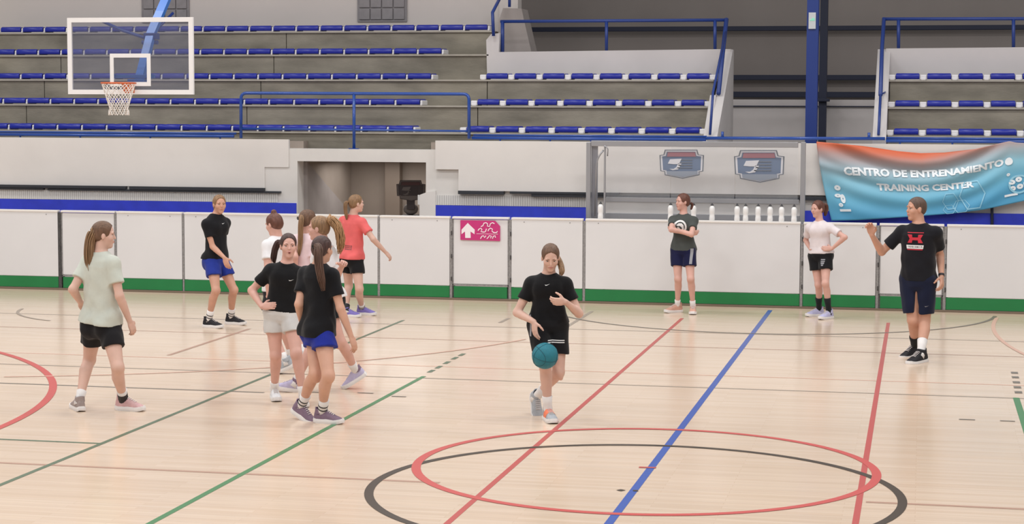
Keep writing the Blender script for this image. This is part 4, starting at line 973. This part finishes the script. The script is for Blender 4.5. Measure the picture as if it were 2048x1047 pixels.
    T = [(a,w_ if a>.86 else max(w_,(.122 if not male else .142)+lo_*.6), d_ if a>.86 else max(d_,(.092 if not male else .104)+lo_*.4)) for a,w_,d_ in prof]
    T = [(-.35,T[2][1]+lo_*.5,T[2][2]+lo_*.5)]+[(a,w_+lo_*(1-a)*.6,d_+lo_*(1-a)*.5) for a,w_,d_ in T if a>-.05]
    torso(Fs_, .012, T, hem-.02, 1.0, .02)
    if not male:
        for sg in (1,-1): Fs_.ell(Pp+up*tors*.715+sl_*sg*.058*U+sf2*.070*U,(sl_,sf2,up),(.058*U,.048*U,.060*U),.06)
    for sg,hp in ((1,hipL),(-1,hipR)):
        if hem < .1: Fs_.ell(Pp+hl*sg*.07*U-hf2*.055*U+up*.0*U,(hl,hf2,up),(.108*U*g,.112*U,.125*U),.04)
    for sh,e,sg in ((shL,eL,1),(shR,eR,-1)):
        Fs_.cone(Nn-up*.066*U+sl_*sg*.045*U, sh, .056*U*g,.051*U*g,.045)
        Fs_.ell(sh-up*.006,(sl_,sf2,up),np.array([.052,.054,.057])*U*g,.045)
        d = nz(e-sh); fr_ = c['sleeve']; tip = sh+(e-sh)*fr_
        Fs_.cone(sh,sh+(e-sh)*(fr_+.15),0,0,.035,prof=[(0,.056*U*g),(1,(.058+lo_*.5)*U*g)],clip=[(tip,d)])
    f1,f2,f3 = rng.uniform(0,6,3); fa_ = c['fold']
    def fold(P):
        q_ = P-Pp; x = q_@hl; z = q_@up; y = q_@hf2
        w_ = np.clip(1.15-z/tors,.25,1)
        return fa_*w_*(np.sin(x*38+z*17+f1+2*np.sin(z*9+f2))+.8*np.sin(z*33-x*21+y*18+f2)+.6*np.sin(x*60+y*50+z*12+f3))*.6
    hs = c.get('hem_slope',0)
    cutn = nz(-up+hl*hs)
    neck = [(hp_(0,0,0),hup*0)]
    Fs_.ell(Nn+up*.034*U+sf2*.030*U,(sl_,sf2,up),np.array([.064*g,.076*g,.046])*U,.006,op='s')
    me = Fs_.mesh('t_shirt',disp=fold,cuts=[(Pp+up*tors*hem,cutn)]); smooth_mesh(me,1,.35)
    shirt_o = link('t_shirt',me,clothc(shirt) if isinstance(shirt,tuple) else shirt,root,True)
    # ---------------- shorts
    Fq = Field(c['res']); Q = [(a,w_,d_) for a,w_,d_ in prof]; sl2 = c['shorts_len']; fl_ = c.get('flare',.02)
    torso(Fq,.015,Q,-.17,.14,.03)
    for sg,hp,kn in ((1,hipL,kL),(-1,hipR,kR)):
        Fq.ell(Pp+hl*sg*.07*U-hf2*.055*U-up*.02*U,(hl,hf2,up),(.094*U*g,.092*U,.104*U),.04)
        d = nz(kn-hp); tip = hp+(kn-hp)*sl2
        Fq.cone(hp,hp+(kn-hp)*(sl2+.2),0,0,.02,prof=[(0,.100*U*g),(.5,(.092+fl_*.5)*U*g),(1,(min(.080,.086-.01*sl2)+fl_)*U*g)],clip=[(tip,nz(d*.8-Zv*.4))])
    if sl2 >= .7:
        mk = (kL+kR)/2; ax_d = nz(mk-Pp); lk = np.linalg.norm(mk-Pp); sd_ = nz(np.cross(hf,ax_d)); fd_ = np.cross(ax_d,sd_)
        Fq.ell(Pp+ax_d*lk*(sl2+.12),(sd_,fd_,ax_d),(.020*U,.30,lk*(sl2-.12)),.02,op='s')
    me = Fq.mesh('shorts',disp=lambda P: fold(P)*.9); smooth_mesh(me,1,.35)
    shorts_o = link('shorts',me,clothc(shorts),root,True)
    # ---------------- socks and shoes
    sh_ = c['shoes'] or [dict(),dict()]
    for i,(kn,an,fd) in enumerate(((kL,aL,fdL),(kR,aR,fdR))):
        so = sh_[i] if isinstance(sh_,(list,tuple)) else sh_
        u_ = nz(kn-an); ht = so.get('sock',c['sock']); ring = []; b = MB()
        pts = [an-u_*.05*U+fd*.01,an-u_*.01*U,an+u_*(ht*.5)*U,an+u_*ht*U,an+u_*(ht+.004)*U]; lr = lambda h_: float(np.interp(1-h_/.41,[0,.28,.6,.88,1],[.050,.054,.041,.033,.034]))*U*g+.0055; rs = [.040*U,.0405*U,max(.0375*U,lr(ht*.5)),lr(ht)+.003,lr(ht)-.006]
        b.tube([Vector(p) for p in pts],rs,14); sk = b.build('sock',clothc(so.get('sockc',c['sockc'])),root,smooth=True)
        if so.get('band'):
            b = MB(); b.tube([Vector(an+u_*(ht*.55)*U),Vector(an+u_*(ht*.62)*U)],[lr(ht*.6)+.0035]*2,14); b.tube([Vector(an+u_*(ht*.3)*U),Vector(an+u_*(ht*.36)*U)],[lr(ht*.33)+.005]*2,14); b.build('sock_stripe',M['strap_dark'],sk)
        if so.get('brace'):
            b = MB(); b.tube([Vector(an-u_*.035*U),Vector(an),Vector(an+u_*.05*U),Vector(an+u_*.085*U)],[.047*U,.047*U,.044*U,.046*U],14); b.build('ankle_brace',M['strap_dark'],root)
        shoe(root,an,fd,U*(1.0 if not male else 1.1)*1.02,so.get('u',CMs('white')),so.get('s',M['sole_white']),so.get('l',M['lace']),so.get('c',so.get('u',CMs('white'))),so.get('flash'))
    return dict(root=root,shirt=shirt_o,shorts=shorts_o,Pp=Pp,N=Nn,up=up,sf=sf2,sl=sl_,hf=hf2,hl=hl,wR=wR,wL=wL,eL=eL,eR=eR,U=U,tors=tors,kL=kL,kR=kR,Yc=Yc,hipL=hipL,hipR=hipR,g=g)
_cms = {}
def CMs(k):
    d = dict(white=(222,222,224),black=(38,36,40),pink=(206,166,166),taupe=(160,146,142),purple=(126,104,122),lav=(186,178,206),multi=(128,116,186),grey=(168,172,178),blush=(206,160,142),lilac=(186,184,216),blk=(34,32,36))
    if k not in _cms: _cms[k] = mat('shoe_'+k,d[k],.65,.3,nscale=30,namp=.12,bump=.2,bscale=60)
    return _cms[k]
def prints(P, target, name, polys, m_, t, x0=0, w=.1, front=1, off=.003, body='shirt', res=.012):
    """flat print hugging the garment: polys in metres (x right as seen from the front, z up), centred at height t of the torso"""
    me = target.data; offp = Vector((0,0,0)); q_ = target.parent
    loc = Vector(q_.location); vs = [v.co+loc for v in me.vertices]; bt = BVHTree.FromPolygons(vs,[tuple(p.vertices) for p in me.polygons])
    f = Vector(P['sf'])*front; r = Vector(P['sl'])*front; u = Vector(P['up']); c0 = Vector(P['Pp'])+u*P['tors']*t
    V=[];Fs=[]
    for poly in polys:
        v_, f_ = subdiv([(a,b,0) for a,b in poly],[tuple(range(len(poly)))],res)
        n0 = len(V)
        for a,b,_ in v_:
            o_ = c0+r*(x0+a)+u*b+f*.5; h_ = bt.ray_cast(o_,-f)
            p = h_[0] if h_[0] is not None else c0+r*(x0+a)+u*b+f*.12
            V.append(p+f*off)
        Fs += [tuple(i+n0 for i in q2) for q2 in f_]
    return link(name,pymesh(name,V,Fs),m_,target)
wprint = mat('white_print',(232,232,232),.6); rprint = mat('red_print',(196,36,56),.6); gprint = mat('grey_print',(150,150,156),.6); dprint = mat('dark_print',(70,66,68),.6)
swoosh = [(-.022,.004),(-.014,-.006),(-.002,-.004),(.024,.010),(-.002,.001),(-.012,.0)]
X0 = dict
# 1 left girl, back view
sh1 = [dict(u=CMs('taupe')), dict(u=CMs('pink'),brace=True,sock=.12)]
P1 = person('young woman seen from behind in a pale grey-green tee and black shorts, far left', 1.72,
 X0(aL=(159,800), aR=(247,799), kL=(177,735), kR=(233,733), P=(203,648), N=(201,503), H=(208,470,.02), eL=(142,585), wL=(161,604,.12), eR=(238,588), wR=(259,641,.0), fL=(-.62,.78,0), fR=(1,-.10,0)),
 skin='a', hair='light', shirt=(196,200,190), shorts=(26,25,28), cfg=dict(hip_yaw=165, sh_yaw=158, head_yaw=112, head_pitch=-4, loose=.022, hem=.02, fold=.006, sleeve=.62, shorts_len=.52, flare=.012, pony_w=.060, pony_hair='blonde', pony_path=[(189,461,-.02),(181,478,-.03),(178,505,-.05),(179,530,-.06),(183,553,-.06)], shoes=sh1, res=.0068, bulk=1.02, tie_white=True, hem_slope=.12, pony_h=.02))
# 2 far girl, blue shorts
sb = dict(u=CMs('black'),band=True)
P2 = person('young woman in a black tee and bright blue shorts walking by the left barrier', 1.68,
 X0(aR=(417,640), aL=(462,634), kR=(430,590), kL=(470,587), P=(433,522), N=(432,427), sL=-.028, sR=-.03, H=(439,409,0), eR=(425,487), wR=(449,515,-.24), eL=(444,480), wL=(440,515,.10), fR=(1,-.2,0), fL=(1,-.1,0)),
 skin='d', hair='blonde', shirt=(22,22,26), shorts=(34,52,140), cfg=dict(hip_yaw=72, sh_yaw=58, head_yaw=38, bulk=.95, loose=.012, hem=.06, shorts_len=.5, flare=.02, shoes=[sb,sb], res=.0078, pony_len=.2, pony_h=.03, sock=.13, grip=dict(R=dict(d=(.4,-.1,-1),t=(1,0,.4)),L=dict(d=(.2,0,-1)))))
# 3 bun girl
P3_ = person('young woman in a white tee with a dark top bun, behind the front group', 1.62,
 X0(aL=(572,722,.13), aR=(584,712), kL=(524,655), kR=(565,650), P=(553,583), N=(555,472), H=(548,449,0), eL=(534,548), wL=(537,588,-.21), eR=(560,545), wR=(556,590,.25), fL=(-.8,0,-.35), fR=(-1,.1,0)),
 skin='c', hair='red', style='bun', shirt=(226,224,226), shorts=(24,24,27), cfg=dict(hip_yaw=-95, sh_yaw=-115, head_yaw=-112, head_pitch=-14, loose=.02, hem=.02, fold=.005, shoes=[dict(u=CMs('grey'))]*2, res=.0078, bun=(0,-.03,.13)))
# 6 pale pink tee girl
P6_ = person('young woman in pale pink tee with long blonde ponytail, seen from behind', 1.66,
 X0(aL=(606,706), aR=(613,698), kL=(604,650), kR=(612,645), P=(608,566), N=(610,466), H=(617,441,0), eL=(590,520), wL=(588,556,-.1), eR=(628,520), wR=(626,556,.1), fL=(.4,.9,0), fR=(.4,.9,0)),
 skin='c', hair='light', shirt=(228,204,208), shorts=(24,24,27), cfg=dict(hip_yaw=150, sh_yaw=160, head_yaw=140, loose=.015, hem=.02, pony_hair='blonde', pony_len=.42, pony_w=.03, pony_side=.05, pony_h=.03, res=.0078, pony_path=[(604,432,-.12),(601,450,-.14),(601,478,-.13),(599,500,-.12),(597,514,-.12)]))
# 7 curly ponytail
sl7 = dict(u=CMs('lav'),c=CMs('purple'),sock=.11)
P7_ = person('young woman in white tee striding left, big curly blonde ponytail', 1.69,
 X0(aR=(592,764), aL=(712,742,.17), kR=(626,684), kL=(682,684), P=(656,599), N=(650,489), H=(637,457,0), eL=(662,548), wL=(684,532,-.20), eR=(640,550), wR=(622,590,.1), fR=(-1,-.15,.12), fL=(-.80,-.2,-.52)),
 skin='c', hair='blonde', style='curly', shirt=(228,226,228), shorts=(24,24,27), cfg=dict(hip_yaw=-92, sh_yaw=-98, head_yaw=-88, loose=.015, hem=.04, shorts_len=.45, pony_hair='curl', pony_w=.042, pony_h=.055, shoes=[sl7,sl7], res=.0074, pony_path=[(658,436,0),(674,448,-.01),(681,470,-.02),(682,492,-.02),(677,512,-.02)], grip=dict(L=dict(curl=.9))))
# 4 hand-on-hip woman
P4_ = person('woman in black tee and light grey shorts, hand on her hip', 1.60,
 X0(aR=(549,779), aL=(606,790), kR=(551,712), kL=(594,716), P=(564,627), N=(574,525), H=(577,492,-.01), eR=(503,581), wR=(524,613,-.13), eL=(612,585), wL=(622,620,.05), fR=(.45,-.9,0), fL=(.35,-.9,0)),
 skin='c', hair='dark', shirt=(20,20,23), shorts=(204,202,200), cfg=dict(hip_yaw=8, sh_yaw=8, head_yaw=24, head_pitch=0, loose=.010, hem=.06, shorts_len=.46, flare=.018, sleeve=.6, bulk=1.02, mouth=.003, pony_len=.26, pony_side=-.05, pony_h=.0, shoes=[dict(u=CMs('white')),dict(u=CMs('white'))], res=.0066, pony_path=[(556,482,.10),(549,500,.10),(547,515,.11),(548,528,.12)], headk=1.02, grip=dict(R=dict(d=(1,-.1,.15),t=(0,.3,1),curl=.45))))
# 8 coral tee
P8_ = person('young woman in a coral red tee and black shorts by the barrier', 1.64,
 X0(aL=(692,620), aR=(724,616), kL=(697,580), kR=(718,577), P=(703,515), N=(706,429), H=(713,407,0), eR=(750,483), wR=(771,504,0), eL=(690,480), wL=(688,512,.15), fL=(.9,.1,0), fR=(1,-.1,0)),
 skin='a', hair='blonde', shirt=(226,106,106), shorts=(22,22,25), cfg=dict(hip_yaw=150, sh_yaw=160, head_yaw=125, loose=.02, hem=-.02, sleeve=.6, shorts_len=.5, flare=.015, fold=.005, pony_len=.24, pony_w=.028, pony_hair='blonde', pony_h=.02, shoes=[dict(u=CMs('multi'),brace=True),dict(u=CMs('multi'),band=True)], res=.0078))
# 5 front ponytail girl
s5 = dict(u=CMs('purple'),band=True,sock=.14)
P5_ = person('young woman with long brown ponytail in black tee and royal blue shorts', 1.665,
 X0(aR=(644,824), aL=(602,812,.115), kR=(654,746), kL=(628,748), P=(638,661), N=(637,527), H=(645,499,0), eR=(682,629), wR=(702,672,-.05), eL=(600,598), wL=(604,645,.10), fR=(1,-.16,0), fL=(.85,-.35,-.40)),
 skin='b', hair='dark', shirt=(20,20,24), shorts=(30,44,140), cfg=dict(hip_yaw=128, sh_yaw=158, head_yaw=158, loose=.024, hem=-.07, sleeve=.62, shorts_len=.38, flare=.035, fold=.005, pony_w=.038, pony_hair='brown', pony_h=.035, pony_path=[(638,492,-.16),(636,512,-.19),(639,540,-.21),(644,566,-.22),(648,586,-.22)], shoes=[s5,s5], res=.0066))
# 9 dribbler
g9 = dict(u=CMs('grey'),sock=.13); g9b = dict(u=CMs('grey'),sock=.13,flash=mat('shoe_orange',(240,128,92),.6))
P9_ = person('young woman in black dribbling a teal ball', 1.66,
 X0(aR=(1096,820), aL=(1073,793,.16), kR=(1094,752), kL=(1118,748), P=(1096,650), N=(1097,546), H=(1101,515,-.06), eR=(1041,608), wR=(1068,643,-.22), eL=(1143,596), wL=(1131,603,-.20), fR=(.45,-.9,0), fL=(.25,-.5,-.80)),
 skin='a', hair='light', shirt=(18,18,21), shorts=(22,22,25), cfg=dict(hip_yaw=8, sh_yaw=6, head_yaw=14, head_pitch=-24, loose=.006, hem=.05, sleeve=.55, shorts_len=.62, flare=.012, shoes=[g9,g9b], res=.0064, bulk=1.0, part=True, pony_hair='blonde', pony_w=.024, pony_path=[(1112,512,.05),(1122,528,-.02),(1124,542,-.10),(1121,552,-.12)], grip=dict(R=dict(d=(.15,-.3,-1),t=(.6,-.6,.1),curl=.35),L=dict(d=(-1,-.2,.0),t=(0,-.3,1),curl=.7))))
# 10 folded arms
P10_ = person('young woman in dark grey tee with folded arms by the barrier', 1.62,
 X0(aR=(1355,611), aL=(1386,613), kR=(1356,563), kL=(1383,563), P=(1366,500), N=(1367,427), H=(1365,404,0), eR=(1337,457), wR=(1378,466,-.17), eL=(1396,465), wL=(1352,459,-.15), fR=(-.75,-.6,0), fL=(.1,-1,0)),
 skin='c', hair='red', shirt=(74,78,76), shorts=(24,26,62), cfg=dict(hip_yaw=-8, sh_yaw=-8, head_yaw=-52, loose=.012, hem=.0, shorts_len=.55, flare=.02, res=.0078, bulk=.92, shoes=[dict(u=CMs('blush')),dict(u=CMs('blush'))], pony_len=.09, pony_w=.018, pony_h=-.02, grip=dict(R=dict(d=(1,.2,.05),t=(0,-.2,1),curl=.6),L=dict(d=(-1,.3,.05),t=(0,-.2,1),curl=.6))))
# 11 hand on waist
s11 = dict(u=CMs('lilac'),sock=.20,sockc=(30,32,34))
P11_ = person('young woman in a white tee and long black socks before the banner', 1.57,
 X0(aR=(1638,619), aL=(1658,624), kR=(1638,572), kL=(1652,574), P=(1641,511), N=(1639,441), H=(1635,418,0), eL=(1689,472), wL=(1664,497,-.12), eR=(1612,478), wR=(1622,500,.05), fR=(-.85,-.5,0), fL=(-.6,-.8,0)),
 skin='c', hair='red', shirt=(226,216,218), shorts=(22,22,25), cfg=dict(hip_yaw=-25, sh_yaw=-20, head_yaw=-42, head_pitch=-5, loose=.015, hem=.07, sleeve=.62, shorts_len=.50, flare=.025, shoes=[s11,s11], bulk=.93, res=.0078, pony_len=.16, pony_side=.03, grip=dict(L=dict(d=(-1,-.2,.05),t=(0,.3,1),curl=.5))))
# 12 coach
s12 = dict(u=CMs('black'))
P12_ = person('man in black tee and navy shorts raising a hand before the banner', 1.80,
 X0(aR=(1830,693), aL=(1842,706), kR=(1826,642), kL=(1848,640), P=(1836,560), N=(1838,446), H=(1832,418,0), eR=(1769,500), wR=(1744,470,-.10), eL=(1880,515), wL=(1883,553,-.02), fR=(-.65,-.75,-.15), fL=(-.55,-.8,-.05)),
 male=True, skin='d', hair='crop', style='crop', shirt=(24,24,30), shorts=(22,28,52), cfg=dict(hip_yaw=-18, sh_yaw=-14, head_yaw=-62, loose=.008, hem=-.0, sleeve=.68, shorts_len=.82, flare=.002, sock=.16, shoes=[dict(u=CMs('black')),dict(u=CMs('black'),sockc=(36,36,38))], res=.0078, grip=dict(R=dict(d=(-.25,-.1,1),t=(.9,-.3,.2),curl=1.0),L=dict(curl=.7))))
# ---- prints and small worn things
prints(P4_,P4_['shirt'],'chest_mark',[swoosh],wprint,.70,x0=.075)
prints(P9_,P9_['shirt'],'chest_mark',[swoosh],wprint,.80,x0=0)
prints(P2,P2['shirt'],'chest_mark',[swoosh],wprint,.80,x0=0.02)
def disc(r, cx=0, cy=0, n=20): return [(cx+r*math.cos(2*math.pi*k/n),cy+r*math.sin(2*math.pi*k/n)) for k in range(n)]
def ringp(r, w_, n=20): 
    return [[(r*math.cos(a),r*math.sin(a)),(r*math.cos(b),r*math.sin(b)),((r-w_)*math.cos(b),(r-w_)*math.sin(b)),((r-w_)*math.cos(a),(r-w_)*math.sin(a))] for a,b in ((2*math.pi*k/n,2*math.pi*(k+1)/n) for k in range(n))]
prints(P10_,P10_['shirt'],'round_emblem',ringp(.088,.024),wprint,.66,x0=-.01)
prints(P10_,P10_['shirt'],'eagle_mark',[[(-.05,.02),(-.02,.045),(.02,.045),(.045,.02),(.05,-.03),(.025,-.05),(.02,-.01),(-.005,.01),(-.03,.005)],[(-.045,-.01),(-.02,-.005),(0,-.03),(-.01,-.05),(-.035,-.04)]],wprint,.66,x0=-.01,off=.004)
def arcpoly(cx, sg, r, w_, a0, a1, n=12):
    o=[]; 
    for k in range(n): a=math.radians(a0+(a1-a0)*k/n); b=math.radians(a0+(a1-a0)*(k+1)/n); o.append([(cx+sg*r*math.cos(a),r*math.sin(a)*.9),(cx+sg*r*math.cos(b),r*math.sin(b)*.9),(cx+sg*(r-w_)*math.cos(b),(r-w_)*math.sin(b)*.9),(cx+sg*(r-w_)*math.cos(a),(r-w_)*math.sin(a)*.9)])
    return o
ua_ = [[(-.085,.045),(-.035,.045),(-.03,.015),(-.03,-.015),(-.035,-.045),(-.085,-.045),(-.06,0)],[(.085,.045),(.06,0),(.085,-.045),(.035,-.045),(.03,-.015),(.03,.015),(.035,.045)],[(-.03,.015),(.03,.015),(.03,-.015),(-.03,-.015)]]
prints(P12_,P12_['shirt'],'chest_logo',ua_+[[(-.09,.062),(.09,.062),(.09,.07),(-.09,.07)]],rprint,.74,x0=-.005)
prints(P12_,P12_['shirt'],'chest_panel',[[(-.098,-.068),(.094,-.068),(.088,-.108),(-.092,-.108)]],wprint,.74,x0=-.005)
prints(P12_,P12_['shirt'],'chest_bar',[[(-.088,-.113),(.085,-.113),(.082,-.122),(-.085,-.122)]],rprint,.74,x0=-.005)
tm_v, tm_f = text_mesh('UNDER ARMOUR',.03,1,.0005)
tw = max(p[0] for p in tm_v)-min(p[0] for p in tm_v)
prints(P12_,P12_['shirt'],'chest_lettering',[[((tm_v[i][0])*.165/tw,tm_v[i][1]*.9-.088) for i in f_] for f_ in tm_f if len(f_)>=3],dprint,.74,x0=-.005,off=.0045,res=.03)
# lettering low on the back of the coral tee
lt = []
for r_ in range(3):
    for k in range(7):
        x = -.055+.017*k; z = -.0+.022*(1-r_); lt.append([(x,z),(x+.011,z+.004*(k%2)),(x+.011,z+.012),(x+.002*(k%3),z+.012)])
prints(P8_,P8_['shirt'],'back_print',lt,dprint,.24,x0=.03,front=-1)
prints(P11_,P11_['shorts'],'leg_print',[[(-.03,.03),(.03,.03),(.03,.018),(-.03,.018)],[(-.03,.008),(.03,.008),(.028,-.004),(-.028,-.004)],[(-.026,-.012),(.026,-.012),(.022,-.03),(-.022,-.03)],[(-.018,-.038),(.018,-.038),(.01,-.055),(-.01,-.055)]],gprint,-.14,x0=.085)
prints(P12_,P12_['shorts'],'leg_mark',[swoosh],gprint,-.44,x0=.12)
# white stripes on the dribbler's shorts hem and the navy shorts' side panels
prints(P9_,P9_['shorts'],'hem_stripe',[[(.02,.0),(.16,-.004),(.16,-.012),(.02,-.008)],[(.02,-.018),(.16,-.022),(.16,-.030),(.02,-.026)]],wprint,-.24,x0=-.005)
prints(P9_,P9_['shorts'],'side_stripe',[[(-.135,.16),(-.120,.16),(-.115,-.03),(-.13,-.03)]],gprint,-.12,x0=-.02)
prints(P10_,P10_['shorts'],'side_panel',[[(.125,.10),(.16,.10),(.165,-.10),(.128,-.10)]],gprint,-.14)
# wristwatch
b = MB(); d = nz(P12_['wL']-P12_['eL']); cpt = P12_['wL']-d*.02; b.tube([Vector(cpt-d*.012),Vector(cpt+d*.012)],[.0335,.0335],14)
wt = b.build('wristwatch',M['strap_dark'],P12_['root'])
# orange flash on the dribbler's front shoe: toe overlay
# ------------------------------------------------------------------ ball
bp0 = P3(1090,711,P9_['Yc']-.37); br0 = .114
ball = empty('basketball',tuple(bp0),'teal basketball below the hand of the dribbling player','ball')
bm = bmesh.new(); bmesh.ops.create_uvsphere(bm,u_segments=40,v_segments=28,radius=br0); bm.verts.index_update(); b = MB(); b.add([v.co+bp0 for v in bm.verts],[[v.index for v in f.verts] for f in bm.faces]); bm.free()
b.build('ball_skin',mat('ball_teal',(30,118,134),.5,.4,nscale=40,namp=.1,bump=.5,bscale=260),ball,smooth=True)
b = MB(); R_ = Matrix.Rotation(.5,3,'X')@Matrix.Rotation(.7,3,'Z')@Matrix.Rotation(.35,3,'Y')
def sph(f): return [bp0+R_@(Vector(f(a)).normalized()*(br0+.0003)) for a in np.linspace(0,2*math.pi,49)]
b.tube(sph(lambda a:(math.cos(a),math.sin(a),0)),.0022,5,cap=False); b.tube(sph(lambda a:(math.cos(a),0,math.sin(a))),.0022,5,cap=False)
for s2 in (1,-1): b.tube(sph(lambda a:(s2*(.75+.25*math.cos(2*a)*-1),math.cos(a)*.9,math.sin(a)*.9)),.0022,5,cap=False)
b.build('seams',mat('ball_seam',(18,70,84),.6),ball)
